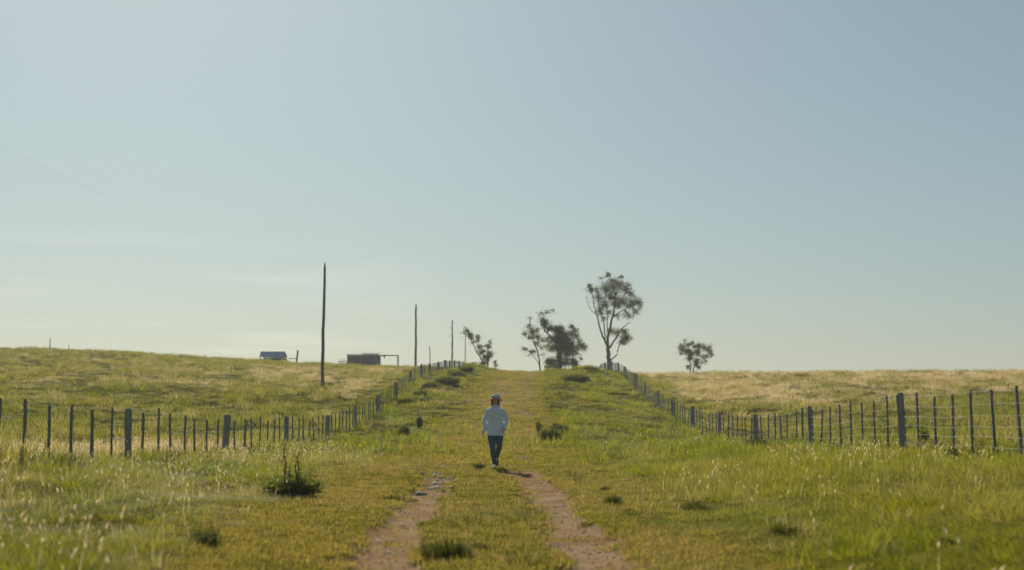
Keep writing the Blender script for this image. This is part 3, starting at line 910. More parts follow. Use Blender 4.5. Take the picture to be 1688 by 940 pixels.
def tree(name, Y, crop, base, limbs, blobs, label, seed, leafmat=M_LEAF, cat='tree', group=None, lsize=.14, dens=1.0, depth=1.0, blobs2=None, leafmat2=None):
    """crop: (x0, y0, scale) of the study the limb and crown outlines were taken from"""
    r = np.random.default_rng(seed)
    x0, y0, sc = crop; S = Y / F
    def W_(q, dy=0.):
        return at(x0 + q[0] * sc, y0 + q[1] * sc, Y) + Vector((0, dy, 0))
    bp = W_(base); gz = hz(bp.x, Y)
    o = Vector((bp.x, Y, gz))
    root = empty(name, o)
    tag(root, label, cat, group)
    b = MB()
    tips = []
    for li, (pts, w0, w1) in enumerate(limbs):
        n = len(pts)
        dd = 0 if li == 0 else r.normal(0, .35) * depth
        P = []
        for i, q in enumerate(pts):
            t = i / (n - 1)
            v = W_(q, 0) - o
            v.y += dd * t * (n - 1) * .6
            P.append(v)
        if li == 0: P[0].z = min(P[0].z, -.3)
        # finer, slightly crooked
        Q, Rr = [], []
        for i in range(n - 1):
            for k in range(3):
                t = k / 3
                v = P[i].lerp(P[i + 1], t)
                if i + k: v += Vector(r.normal(0, .04, 3)) * depth
                Q.append(v); Rr.append(((i + t) / (n - 1)))
        Q.append(P[-1]); Rr.append(1.0)
        wa, wb = w0 * sc * S / 2, w1 * sc * S / 2
        b.tube(Q, [wa + (wb - wa) * t for t in Rr], 7)
        tips += Q[2:]
    for part, bl, lm in (('crown', blobs, leafmat), ('crown', blobs2, leafmat2)):
        if not bl: continue
        Vs, Fs, off = [], [], 0
        for q in bl:
            cx, cy, rx, ry = q[:4]; dn = q[4] if len(q) > 4 else 1.0
            cc = W_((cx, cy)) - o
            near = min(tips, key=lambda t: (t.x - cc.x) ** 2 + (t.z - cc.z) ** 2) if tips else None
            cc.y = near.y * .7 + r.normal(0, .3) * depth
            wx, wz = rx * sc * S, ry * sc * S
            k = max(3, int(11 * dn * dens * (wx * wz / .25) ** .5 + 2))
            cen = []
            for _ in range(k):
                v = r.normal(0, 1, 3); v /= np.linalg.norm(v); v *= r.random() ** .45
                cen.append((cc.x + v[0] * wx, cc.y + v[1] * (wx + wz) / 2, cc.z + v[2] * wz))
            for ce in cen:                                 # twig to each spray
                if near is not None and r.random() < .6:
                    mid = near.lerp(Vector(ce), .5) + Vector((0, 0, .05))
                    b.tube([near, mid, Vector(ce)], [.028, .02, .01], 4, False)
            sp = min(.26, .12 + .18 * min(wx, wz))
            V, Fc = leaves_np(cen, max(10, int(28 * dn ** .5)), sp * np.array([1, 1, .8]), lsize, r)
            Vs.append(V); Fs.append(Fc + off); off += len(V)
        link(part, mesh_np(part, np.concatenate(Vs), np.concatenate(Fs), lm), root)
    b.build('trunk', M_BARK, root, smooth=True)
    return root

CA = (950, 440, 130 / 679)
tree('gum_tree', 178, CA, (284, 870), [
    ([(284, 880), (280, 800), (275, 740), (274, 690)], 40, 32),
    ([(274, 690), (270, 600), (290, 520), (310, 430), (325, 350), (325, 250), (300, 160), (285, 100)], 26, 4),
    ([(270, 690), (225, 600), (200, 530), (175, 440), (150, 350), (135, 250), (110, 170)], 18, 4),
    ([(160, 405), (115, 350), (93, 300), (92, 240)], 6, 3),
    ([(284, 700), (340, 620), (385, 540), (430, 500), (475, 475)], 18, 4),
    ([(296, 800), (345, 760), (360, 690), (375, 640), (440, 620)], 12, 4),
    ([(245, 640), (240, 500), (215, 400), (190, 320), (185, 240)], 12, 3),
    ([(325, 350), (380, 290), (430, 220), (440, 170)], 12, 3),
    ([(308, 440), (390, 380), (470, 330), (545, 300)], 11, 3),
    ([(325, 260), (360, 190), (380, 110)], 9, 3),
    ([(270, 570), (262, 480), (275, 390), (250, 300), (235, 200)], 10, 3)],
    [(300, 190, 80, 70), (250, 190, 55, 55), (370, 150, 55, 45), (425, 190, 45, 50), (300, 275, 70, 50), (400, 300, 85, 55, 1.2),
     (470, 320, 45, 55), (525, 300, 35, 40), (345, 330, 55, 35), (195, 265, 50, 40), (130, 205, 28, 30), (105, 170, 16, 14), (240, 330, 50, 45),
     (205, 380, 30, 45), (280, 390, 35, 25, .7), (440, 420, 45, 35, .7), (510, 385, 30, 30, .8), (340, 565, 55, 40, .8), (430, 620, 45, 40, 1.3),
     (410, 560, 30, 30), (390, 650, 35, 22), (290, 560, 30, 35, .7), (268, 80, 18, 12), (385, 85, 12, 10), (548, 345, 16, 45, .7), (345, 430, 30, 30, .5),
     (180, 190, 25, 20, .6), (300, 130, 50, 22, .8), (470, 235, 30, 30, .8), (235, 450, 18, 25, .6), (200, 110, 18, 12, .4), (455, 160, 16, 18, .6)],
    'tallest tree, an airy grey gum rising behind the end of the right fence', 11, dens=2.0)
CB = (840, 490, 140 / 1012)
tree('slender_tree', 168, CB, (362, 862), [
    ([(362, 880), (360, 780), (332, 650), (300, 560), (285, 500), (262, 420), (240, 345)], 20, 5),
    ([(356, 830), (322, 750), (290, 700), (240, 640), (170, 628)], 11, 4),
    ([(320, 620), (350, 540), (345, 460), (330, 380)], 8, 3),
    ([(285, 500), (230, 490), (180, 440)], 7, 3)],
    [(190, 435, 35, 26), (245, 355, 36, 32), (290, 415, 50, 40, 1.3), (250, 480, 40, 30), (330, 470, 45, 35), (312, 550, 28, 35), (178, 622, 36, 14),
     (280, 645, 32, 22, 1.3), (330, 390, 35, 32, .7), (390, 590, 32, 36, .6), (400, 510, 32, 28, .8), (240, 250, 24, 14, .4), (390, 680, 24, 18, .5), (230, 690, 22, 10, .4)],
    'slender leaning tree at the left edge of the grove', 12, group='trees of the grove on the crest', dens=1.3)
tree('dense_tree', 172, CB, (600, 855), [
    ([(602, 880), (598, 780), (595, 700), (570, 580), (500, 470), (420, 405), (372, 300)], 44, 8),
    ([(597, 720), (640, 600), (640, 480), (600, 380)], 28, 8),
    ([(640, 600), (700, 540), (720, 480)], 18, 6),
    ([(430, 410), (400, 290), (430, 200), (480, 150)], 10, 3),
    ([(372, 300), (350, 220), (330, 180)], 6, 3)],
    [(590, 395, 55, 55, 2), (630, 470, 70, 70, 2.5), (690, 560, 70, 70, 2.5), (560, 500, 60, 60, 2), (650, 590, 80, 60, 2.5), (740, 620, 40, 70, 2),
     (560, 600, 50, 50, 1.6), (540, 380, 45, 30, 1.3), (430, 320, 50, 50, 1.3), (400, 280, 40, 30), (480, 375, 45, 32, 1.2), (595, 720, 40, 70, 1.6), (500, 780, 65, 45, 1.6),
     (620, 790, 50, 45, 1.6), (465, 760, 45, 30, 1.2), (460, 835, 32, 16), (545, 830, 45, 20, 1.5), (450, 180, 60, 32, .4), (370, 190, 36, 26, .4), (690, 680, 40, 40, 1.3), (510, 160, 22, 25, .3), (700, 770, 40, 50, 1.2)],
    'broad dark dense tree in the middle of the grove', 13, M_LEAF_D, group='trees of the grove on the crest', dens=1.9,
    blobs2=[(470, 510, 42, 45), (490, 600, 36, 46), (440, 580, 20, 22, .6), (680, 730, 16, 30, .6)], leafmat2=M_LEAF_L)
tree('slender_tree', 165, CB, (765, 865), [
    ([(768, 880), (760, 780), (755, 700), (766, 600), (760, 500), (730, 400), (725, 350)], 22, 4),
    ([(764, 620), (810, 560), (870, 590), (905, 600)], 10, 3),
    ([(762, 520), (800, 460), (815, 400)], 8, 3),
    ([(760, 700), (800, 660), (850, 740)], 6, 3)],
    [(740, 355, 40, 24), (770, 400, 36, 34), (730, 430, 34, 36, 1.2), (790, 470, 40, 36), (825, 520, 34, 34, .8), (870, 590, 36, 32, 1.4), (820, 600, 36, 34),
     (800, 660, 44, 28, .8), (903, 600, 14, 42, .7), (850, 740, 18, 7, .7), (785, 790, 26, 45, 2), (805, 845, 20, 18, 2), (750, 760, 24, 45, 1.5)],
    'small bushy tree at the right edge of the grove', 14, group='trees of the grove on the crest', dens=1.4)
CC = (1100, 550, 100 / 1253)
tree('small_tree', 168, CC, (500, 830), [
    ([(485, 850), (482, 740), (478, 650), (450, 500), (400, 350), (340, 260)], 34, 10),
    ([(520, 850), (545, 740), (570, 640), (560, 560), (630, 450), (645, 250), (660, 170)], 30, 8),
    ([(545, 830), (620, 735), (700, 700)], 12, 5),
    ([(570, 640), (700, 580), (850, 480), (885, 380), (800, 270)], 14, 6),
    ([(450, 500), (520, 420), (540, 260), (480, 190)], 12, 5)],
    [(300, 320, 60, 55, 1.3), (280, 250, 34, 34), (370, 160, 26, 20, .7), (420, 240, 55, 36, 1.2), (480, 190, 45, 30), (420, 385, 75, 55, 2), (500, 430, 52, 45, 1.6),
     (470, 510, 50, 45, 1.6), (545, 260, 30, 28), (640, 245, 45, 55, 1.6), (630, 390, 45, 75, 2), (790, 280, 52, 52, 1.3), (860, 330, 62, 70), (900, 430, 34, 62),
     (820, 470, 45, 30), (710, 480, 42, 34), (800, 570, 30, 26, .8), (620, 560, 42, 34), (720, 600, 32, 32, .6), (430, 680, 30, 46, 1.2), (660, 690, 45, 24, 1.2), (580, 620, 38, 55, 1.5), (290, 410, 50, 35, .7), (900, 280, 40, 50, .6)],
    'small round tree alone on the right skyline', 15, dens=1.15)
CD = (640, 490, 220 / 1591)
tree('leaning_tree', 176, CD, (1150, 800), [
    ([(1140, 830), (1128, 770), (1080, 690), (1020, 580), (962, 440), (925, 385)], 20, 4),
    ([(1185, 830), (1188, 740), (1190, 680), (1190, 580), (1212, 525)], 22, 4),
    ([(1128, 770), (1145, 700), (1110, 620), (1070, 560), (1060, 480)], 8, 3)],
    [(945, 405, 18, 22, 1.2), (975, 450, 28, 32, 1.4), (908, 430, 12, 12, .6), (915, 370, 13, 10, .5), (1000, 490, 22, 16), (1060, 475, 24, 24, 1.2), (1065, 515, 15, 15), (1015, 540, 16, 9),
     (1088, 595, 28, 26, 1.4), (1108, 660, 25, 20, 1.3), (1148, 645, 20, 12), (1145, 720, 25, 30, 1.2), (1195, 570, 34, 38, .5), (1215, 535, 20, 20, .5), (1210, 600, 26, 16, .7), (1212, 670, 28, 24),
     (1185, 730, 22, 45, 1.6), (1220, 700, 18, 20), (1130, 790, 36, 22, 1.8), (1172, 585, 14, 14, .9)],
    'thin tree leaning to the left on the crest beside the thin pole', 16, dens=1.4)
tree('sapling', 176, CD, (1278, 850), [([(1278, 870), (1276, 820), (1270, 765)], 6, 3)],
     [(1270, 768, 18, 15), (1282, 812, 10, 18)], 'tiny sapling right of the leaning tree', 17, dens=1.2)

# ------------------------------------------------------------------ bushes, weeds and rough tufts
M_BUSH = leaf_mat('bush_leaf', (.085, .112, .016), (.135, .160, .028), trans=.5)
M_RUSH = leaf_mat('rush_blade', (.042, .062, .010), (.078, .098, .016), trans=.34)
M_SCRUB = leaf_mat('scrub_leaf', (.080, .105, .012), (.125, .145, .020), trans=.45)
M_STEM = simple_mat('weed_stem', (.07, .06, .035), (.12, .10, .06), 8, .9, .2)
M_FLOWER = leaf_mat('dry_flower', (.11, .085, .055), (.20, .155, .10), trans=.3)
def bush(px, py, w, h, label, seed, name='bush', cat='bush', mat=None, group=None, leaf=.06, tall=None):
    c = on_ground(px, py)
    S = c.y / F; r = np.random.default_rng(seed)
    root = empty(name, c)
    tag(root, label, cat, group)
    W2, H = w * S / 2, h * S
    b = MB(); cen = []
    n = max(14, int(44 * min(2.5, W2 / .3)))
    for i in range(n):
        a = r.uniform(0, 6.283); q = math.sqrt(r.random())
        x, y = W2 * q * math.cos(a), W2 * .8 * q * math.sin(a)
        z = H * (1 - .5 * q ** 3) * r.uniform(.5, .95)
        b.tube([(x * .35, y * .35, -.04), (x * .75, y * .75, z * .6), (x, y, z)], [.008, .006, .003], 4, False)
        for t in (.35, .6, .8, 1.0):
            cen.append((x * (.35 + .65 * t), y * (.35 + .65 * t), z * t))
    b.build('stem', M_STEM, root)
    V, Fc = leaves_np(cen, 11, np.array([.05, .05, .04]) * (W2 / .3) ** .5, leaf, r, .0)
    V[:, 2] = np.maximum(V[:, 2], -.02)
    link('foliage', mesh_np('foliage', V, Fc, mat or M_BUSH), root)
    if tall:
        for (tx, th) in tall:
            sb = MB(); X0 = (tx - px) * S; hh = th * S
            pts = [(X0 + .015 * math.sin(k * 1.7 + seed), .01 * math.cos(k * 2.1), -.05 + hh * k / 8) for k in range(9)]
            sb.tube(pts, [.017 - .0013 * k for k in range(9)], 5)
            lv = []
            for k in range(2, 9):
                for _ in range(3):
                    p0 = Vector(pts[k]); d = Vector((r.normal(), r.normal(), .9)).normalized() * r.uniform(.03, .08) * (1.2 - .09 * k)
                    sb.tube([p0, p0 + d], [.004, .002], 4, False); lv.append(tuple(p0 + d)); lv.append(tuple(p0 + d * .6))
            so = sb.build('stalk', M_STEM, root)
            V, Fc = leaves_np(lv, 3, np.array([.014, .014, .014]), .022, r, 0)
            link('dry_flowers', mesh_np('dry_flowers', V, Fc, M_FLOWER), so)
    return root
def tuft(px, py, w, h, label, seed, group='dark rough tufts in the grass', mat=None, bladew=.010):
    c = on_ground(px, py); S = c.y / F
    r = random.Random(seed); W2, H = w * S / 2, h * S
    vs, fs = [], []
    n = int(420 * min(3, max(.6, W2 / .25)))
    for i in range(n):
        a = r.uniform(0, 6.283); q = math.sqrt(r.random())
        blade(vs, fs, W2 * q * math.cos(a), W2 * .7 * q * math.sin(a), H * r.uniform(.55, 1.15) * (1 - .5 * q * q), bladew * r.uniform(.7, 1.3), a + r.uniform(-.8, .8), r.uniform(.2, .7), 3)
    o = link('grass_tuft', mesh_np('grass_tuft', vs, fs, mat or M_RUSH), None, c)
    tag(o, label, 'grass tuft', group)
bush(483, 818, 88, 36, 'dark bush with two tall dry stalks left of the lane', 31, 'weed_bush', tall=[(469, 90), (491, 76), (487, 60), (477, 50)])
bush(906, 729, 44, 27, 'dark low bush on the lane right of the walker', 32)
bush(888, 713, 12, 26, 'narrow upright weed just above the dark low bush', 33, 'weed', 'weed', leaf=.05)
bush(920, 716, 34, 20, 'looser green weed beside the dark low bush', 34, 'weed', 'weed', M_RUSH)
bush(664, 723, 28, 24, 'dark bush by the lane below the left fence', 35)
bush(692, 706, 13, 24, 'narrow dark bush above the one by the left fence', 36)
bush(1249, 744, 44, 22, 'leafy green bush at the foot of the right fence', 37, mat=M_RUSH)
bush(1524, 742, 18, 50, 'tall dark weed behind the right fence beside a thick post', 38, 'weed', 'weed')
bush(1570, 760, 20, 22, 'small dark weed at the foot of the right fence', 39, 'weed', 'weed')
bush(76, 756, 34, 26, 'dark round bush at the foot of the left fence', 40)
bush(60, 775, 60, 16, 'low dark weed patch near the left edge, below the fence', 43, 'weed', 'weed')
bush(788, 430 + 342, 20, 8, 'small dark weed on the lane left of the walker', 44, 'weed', 'weed', leaf=.04)
for k, (px, py, w, h) in enumerate(((738, 634, 44, 13), (708, 642, 30, 11), (752, 622, 30, 10), (690, 655, 26, 10), (668, 668, 24, 10), (770, 613, 24, 8))):
    bush(px, py, w, h, 'low dark scrub on the bank between the left fence and the lane', 70 + k, 'scrub', 'scrub', M_SCRUB, 'low scrub along the left bank', leaf=.09)
bush(950, 629, 46, 9, 'dark low scrub added for the shade on the eroded bank below the tallest tree', 80, 'scrub', 'scrub', leaf=.09)  # added scrub darkens the near bank face, standing in for its shade
tuft(336, 896, 54, 40, 'dark grass tuft in the left foreground verge', 51)
tuft(737, 917, 86, 40, 'dark wide grass tuft on the strip between the wheel tracks', 52)
tuft(790, 906, 26, 18, 'small dark grass tuft right of the wide one between the wheel tracks', 53)
tuft(1011, 829, 30, 20, 'dark round grass tuft right of the right wheel track', 54)
tuft(1146, 841, 44, 22, 'dark grass tuft at the edge of the right long grass', 55)
tuft(1300, 878, 60, 26, 'dark wide grass tuft in the right long grass', 56)
tuft(645, 825, 44, 14, 'low green grass tuft left of the left wheel track', 57)
tuft(110, 940, 76, 44, 'dark grass tuft at the bottom left of the picture', 58)
tuft(1560, 900, 46, 24, 'dark grass tuft in the right foreground grass', 59)
tuft(1000, 808, 20, 10, 'low tuft just above the round dark one', 60)

# ------------------------------------------------------------------ stones in the wheel tracks
M_STONE = simple_mat('pale_stone', (.40, .36, .31), (.58, .54, .48), 9, .85, .4)
M_STONE_D = simple_mat('grey_stone', (.17, .15, .13), (.28, .25, .22), 9, .9, .4)
def stone_mesh(seed):
    r = random.Random(seed)
    bm = bmesh.new(); bmesh.ops.create_icosphere(bm, subdivisions=2, radius=.5)
    off = Vector((r.uniform(0, 9), r.uniform(0, 9), r.uniform(0, 9)))
    from mathutils import noise as mn
    for v in bm.verts:
        v.co *= 1 + .45 * mn.noise(v.co * 1.6 + off)
        v.co.z *= .55
    me = bpy.data.meshes.new('stone'); bm.to_mesh(me); bm.free()
    return me
STM = []
for i in range(5):
    for m in (M_STONE, M_STONE_D):
        me = stone_mesh(i); me.materials.append(m); STM.append(me)
def stone(x, y, s, dark, label, group):
    o = link('stone', STM[2 * rng.integers(0, 5) + (1 if dark else 0)], None, (x, y, hz(x, y) + s * .08))
    o.scale = (s, s * rng.uniform(.7, 1.1), s * rng.uniform(.7, 1.1)); o.rotation_euler = (rng.normal(0, .2), rng.normal(0, .2), rng.uniform(0, 6.28))
    tag(o, label, 'stone', group)
q = on_ground(641, 913); stone(q.x, q.y, .055, False, 'white stone alone low in the left wheel track', None)
q = on_ground(929, 835); stone(q.x, q.y, .07, False, 'white stone at the right edge of the right wheel track', None)
q = on_ground(1090, 831); stone(q.x, q.y, .06, False, 'white stone in the grass right of the right wheel track', None)
q = on_ground(694, 817); stone(q.x, q.y, .20, True, 'flat grey stone at the left edge of the left wheel track', None)
for k in range(46):
    px, py = random.gauss(722, 15), random.uniform(780, 812)
    q = on_ground(px, py)
    stone(q.x, q.y, random.uniform(.04, .12), random.random() < .45, 'small stone in the stony upper end of the left wheel track', 'stones at the upper end of the left wheel track')
for k in range(34):
    y = random.uniform(11, 29); x = float(road_x(y)) + float(np.interp(y, [11, 28], [1.04, GAUGE])) + random.gauss(.02, .18)
    stone(x, y, random.uniform(.02, .055), random.random() < .5, 'small stone lying in the right wheel track', 'stones in the right wheel track')
for k in range(26):
    y = random.uniform(11, 24); x = float(road_x(y)) - float(np.interp(y, [11, 28], [1.04, GAUGE])) + random.gauss(0, .16)
    stone(x, y, random.uniform(.02, .045), random.random() < .6, 'small stone lying in the lower left wheel track', 'stones in the lower left wheel track')

# ------------------------------------------------------------------ the walker
M_SKIN = simple_mat('skin', (.50, .30, .215), (.56, .345, .25), 12, .55, .05)
M_SHIRT = simple_mat('pale_blue_shirt', (.60, .64, .69), (.69, .72, .76), 7, .85, .5, bscale=16)
M_JEANS = simple_mat('blue_jeans', (.042, .092, .135), (.075, .130, .175), 14, .9, .4)
M_SHOE = simple_mat('white_shoe', (.68, .66, .62), (.78, .76, .72), 12, .7, .1)
M_SOLE = simple_mat('dark_shoe', (.05, .05, .05), (.09, .09, .09), 12, .7, .1)
M_BRIM = leaf_mat('tan_brim', (.58, .38, .25), (.58, .38, .25), trans=.6)
M_CAP = simple_mat('grey_blue_cap', (.20, .24, .27), (.30, .34, .37), 12, .85, .2)
M_CAPW = simple_mat('white_cap_front', (.60, .62, .62), (.70, .71, .70), 12, .85, .2)
M_HAIR = leaf_mat('auburn_hair', (.30, .145, .08), (.44, .25, .15), trans=.42)
M_EYE = simple_mat('dark_eye', (.03, .025, .02), (.05, .04, .035), 10, .3, 0)
M_LIP = simple_mat('lip', (.36, .14, .12), (.40, .17, .14), 10, .5, 0)
M_BUTTON = simple_mat('shirt_button', (.55, .56, .56), (.65, .65, .65), 10, .4, 0)
def skin_body(name, chains, mat, parent, root_i=0, levels=2):
    """chains: list of [(co, rx, ry), ...]; a chain may begin with an int = index of an existing point"""
    V, E, RR = [], [], []
    for ch in chains:
        prev = None
        for q in ch:
            if isinstance(q, int): prev = q; continue
            V.append(q[0]); RR.append((q[1], q[2])); k = len(V) - 1
            if prev is not None: E.append((prev, k))
            prev = k
    me = bpy.data.meshes.new(name); me.from_pydata(V, E, [])
    o = link(name, me, parent)
    md = o.modifiers.new('skin', 'SKIN'); md.use_smooth_shade = True
    sv = me.skin_vertices[0].data
    for i, r_ in enumerate(RR): sv[i].radius = r_
    sv[root_i].use_root = True
    ss = o.modifiers.new('smooth', 'SUBSURF'); ss.levels = levels; ss.render_levels = levels
    me.materials.append(mat)
    return o
def ell(c, rx, ry, n=20, tilt=(0, 0), fold=0., ph=0.):
    out = []
    for i in range(n):
        t = 2 * math.pi * i / n
        k = 1 + fold * math.sin(5 * t + ph) + fold * .6 * math.sin(9 * t + 2 * ph)
        x, y = rx * k * math.cos(t), ry * k * math.sin(t)
        out.append((c[0] + x, c[1] + y, c[2] + tilt[0] * x + tilt[1] * y))
    return out
def limb_rings(pts, rad, n=14, sub=3, fold=.0, seed=0):
    """smooth limb through points with elliptical sections"""
    pts = [Vector(p) for p in pts]; r = random.Random(seed)
    P, Rr = [], []
    for i in range(len(pts) - 1):
        p0 = pts[max(i - 1, 0)]; p1 = pts[i]; p2 = pts[i + 1]; p3 = pts[min(i + 2, len(pts) - 1)]
        for k in range(sub):
            t = k / sub
            P.append(.5 * ((2 * p1) + (p2 - p0) * t + (2 * p0 - 5 * p1 + 4 * p2 - p3) * t * t + (3 * p1 - p0 - 3 * p2 + p3) * t ** 3))
            Rr.append(rad[i] + (rad[i + 1] - rad[i]) * t)
    P.append(pts[-1]); Rr.append(rad[-1])
    rings = []
    for i, p in enumerate(P):
        d = (P[min(i + 1, len(P) - 1)] - P[max(i - 1, 0)]).normalized()
        x = Vector((1, 0, 0)); x = (x - d * x.dot(d)).normalized(); y = d.cross(x).normalized()
        ph = r.uniform(0, 6)
        rings.append([tuple(p + x * Rr[i] * (1 + fold * math.sin(4 * t + ph)) * math.cos(t) + y * Rr[i] * (1 + fold * math.sin(3 * t + ph)) * math.sin(t)) for t in [2 * math.pi * k / n for k in range(n)]])
    return rings
def person():
    c = on_ground(816.5, 772)
    root = empty('person', c)
    tag(root, 'woman walking along the grassy lane in sun hat, pale blue shirt and jeans', 'person')
    # image left leg planted in front, image right leg trailing with the heel up
    hipL, kneeL, ankL, toeL = (-.085, 0, .82), (-.055, -.075, .455), (-.01, -.10, .075), (-.025, -.25, .028)
    hipR, kneeR, ankR, toeR = (.085, 0, .82), (.088, -.06, .47), (.026, .30, .235), (.03, .25, .07)
    shL, elL, wrL = (-.140, 0, 1.245), (-.240, .045, 1.03), (-.262, -.02, .81)
    shR, elR, wrR = (.140, 0, 1.245), (.242, .06, 1.05), (.200, -.15, .87)
    ch = [[((0, 0, .86), .13, .10), ((0, .005, 1.00), .11, .09), ((0, .0, 1.16), .125, .095), ((0, .01, 1.25), .095, .075), ((0, .01, 1.36), .046, .046),
           ((0, -.012, 1.435), .062, .072), ((0, -.014, 1.50), .074, .088), ((0, -.006, 1.56), .066, .08)]]
    # points: 0 pelvis .. 3 chest, 4 neck, 5 jaw, 6 face, 7 skull
    def leg(h, k, a, t):
        mid = Vector(k).lerp(Vector(a), .35)
        return [0, (h, .085, .085), (tuple(Vector(h).lerp(Vector(k), .5)), .072, .074), (k, .052, .054), (tuple(mid), .052, .055), (a, .033, .036),
                (tuple(Vector(a).lerp(Vector(t), .5) + Vector((0, 0, -.012))), .036, .03), (t, .034, .02)]
    ch.append(leg(hipL, kneeL, ankL, toeL)); ch.append(leg(hipR, kneeR, ankR, toeR))
    n0 = 8 + 7 + 7
    def arm(s, e, w): return [3, (s, .042, .042), (tuple(Vector(s).lerp(Vector(e), .5)), .044, .046), (e, .031, .033), (w, .021, .024)]
    def hand(w, e, side, base):
        w = Vector(w); d = (w - Vector(e)).normalized()
        fw = Vector((0, -1, 0)); fw = (fw - d * fw.dot(d)).normalized()
        inn = Vector((-side, 0, 0)); inn = (inn - d * inn.dot(d) - fw * inn.dot(fw)).normalized()
        pm = w + d * .05; out = [[base, (tuple(pm), .018, .034)]]
        pi = base + 1
        for j, (f, ln) in enumerate(((.027, .066), (.009, .075), (-.009, .07), (-.026, .054))):
            k0 = pm + d * .035 + fw * f
            out.append([pi, (tuple(k0), .0095, .0095), (tuple(k0 + d * ln * .5 + inn * .006), .0085, .0085), (tuple(k0 + d * ln * .85 + inn * .026), .0075, .0075)])
        t0 = w + d * .025 + fw * .03
        out.append([pi, (tuple(t0), .011, .011), (tuple(t0 + d * .03 + fw * .02 + inn * .008), .0095, .0095), (tuple(t0 + d * .055 + fw * .022 + inn * .016), .008, .008)])
        return out
    ch.append(arm(shL, elL, wrL)); iL = n0 + 3
    ch += hand(wrL, elL, -1, iL)
    n1 = n0 + 4 + 1 + 5 * 3
    ch.append(arm(shR, elR, wrR)); iR = n1 + 3
    ch += hand(wrR, elR, 1, iR)
    ch.append([6, ((0, -.092, 1.492), .012, .016)])       # nose
    body = skin_body('body', ch, M_SKIN, root)
    for s in (-1, 1):
        b = MB(); b.rings([ell((s * .030, -.088 + .0, 1.519 + dz), .008 * k, .008 * k, 8) for dz, k in ((-.005, .4), (-.003, .9), (.003, .9), (.007, .4))]); b.build('eye', M_EYE, root, smooth=True)
        b = MB(); b.rings([ell((s * .080, .0, 1.50 + dz), .010 * k, .022 * k, 8) for dz, k in ((-.03, .4), (-.01, .9), (.015, 1), (.03, .5))]); b.build('ear', M_SKIN, root, smooth=True)
    b = MB(); b.rings([ell((0, -.086, 1.452 + dz), .024 * k, .008, 10) for dz, k in ((-.006, .5), (-.001, 1), (.004, .9), (.007, .4))]); b.build('mouth', M_LIP, root, smooth=True)
    # jeans
    b = MB()
    b.rings([ell((0, .0, z), rx, ry, 22) for z, rx, ry in ((.93, .150, .115), (.86, .165, .125), (.79, .170, .13), (.745, .150, .11))])
    b.rings(limb_rings([hipL, (-.075, -.035, .65), kneeL, (-.04, -.085, .27), (-.012, -.098, .085)], [.098, .088, .064, .057, .044], fold=.04, seed=1))
    b.rings(limb_rings([hipR, (.085, -.015, .65), kneeR, (.058, .12, .36), (.028, .275, .255)], [.098, .088, .064, .057, .044], fold=.04, seed=2))
    b.build('jeans', M_JEANS, root, smooth=True)
    # shirt: torso worn loose over the hips and two sleeves, grown into one cloth
    b = MB()
    secs = [(.715, .196, .146, .05), (.735, .198, .148, .05), (.82, .190, .142, .045), (.95, .168, .126, .03), (1.08, .160, .122, .02), (1.20, .178, .130, .015), (1.27, .170, .118, .01), (1.315, .128, .092, .0), (1.345, .080, .070, .0), (1.365, .060, .058, 0)]
    b.rings([ell((.004 * math.sin(9 * z), 0, z), rx, ry, 28, (0, 0), fo, 9 * z) for z, rx, ry, fo in secs])
    b.rings(limb_rings([(-.095, .0, 1.285), (-.168, .005, 1.235), elL, (-.224, .005, .93), wrL], [.050, .056, .056, .052, .040], fold=.05, seed=3))
    b.rings(limb_rings([(.095, .0, 1.285), (.168, .005, 1.235), elR, (.212, -.03, .95), wrR], [.050, .056, .058, .054, .042], fold=.05, seed=4))
    sh = b.build('shirt', M_SHIRT, root, smooth=True)
    rm = sh.modifiers.new('one_cloth', 'REMESH'); rm.mode = 'VOXEL'; rm.voxel_size = .011; rm.use_smooth_shade = True
    sm = sh.modifiers.new('soften', 'SMOOTH'); sm.factor = .5; sm.iterations = 5
    tx = bpy.data.textures.new('creases', 'CLOUDS'); tx.noise_scale = .08; tx.noise_depth = 2
    dp = sh.modifiers.new('creases', 'DISPLACE'); dp.texture = tx; dp.strength = .030; dp.mid_level = .5
    b = MB()
    for sx in (-1, 1):                        # open collar, two leaves
        b.add([(sx * .012, -.086, 1.315), (sx * .058, -.088, 1.335), (sx * .070, -.030, 1.375), (sx * .058, .0, 1.398), (sx * .048, -.050, 1.375), (sx * .012, -.092, 1.318), (sx * .060, -.094, 1.337), (sx * .076, -.030, 1.378)],
              [(0, 1, 2, 4), (2, 3, 4), (5, 7, 6), (5, 4, 7), (4, 3, 7), (0, 5, 6, 1), (1, 6, 7, 2)])
    b.rings([ell((0, .012, 1.345), .070, .066, 18), ell((0, .012, 1.392), .064, .062, 18, (0, .25)), ell((0, .012, 1.388), .056, .054, 18, (0, .25)), ell((0, .012, 1.345), .060, .056, 18)], cap=False)
    b.build('collar', M_SHIRT, sh, smooth=False)
    b = MB()                                  # button band down the front
    zs = np.linspace(.74, 1.30, 12)
    ryz = [float(np.interp(z, [q[0] for q in secs], [q[2] for q in secs])) for z in zs]
    v = []; f = []
    for z, ry in zip(zs, ryz):
        v += [(-.018, -ry - .006, z), (.018, -ry - .006, z), (.018, -ry + .012, z), (-.018, -ry + .012, z)]
    for i in range(11):
        k = 4 * i
        f += [(k, k + 1, k + 5, k + 4), (k + 1, k + 2, k + 6, k + 5), (k + 3, k, k + 4, k + 7)]
    b.add(v, f); b.build('button_band', M_SHIRT, sh)
    for z in (.82, .93, 1.04, 1.15, 1.25):
        ry = np.interp(z, [q[0] for q in secs], [q[2] for q in secs])
        b = MB(); b.tube([(0, -ry + .004, z), (0, -ry - .011, z)], .007, 8); b.build('button', M_BUTTON, sh)
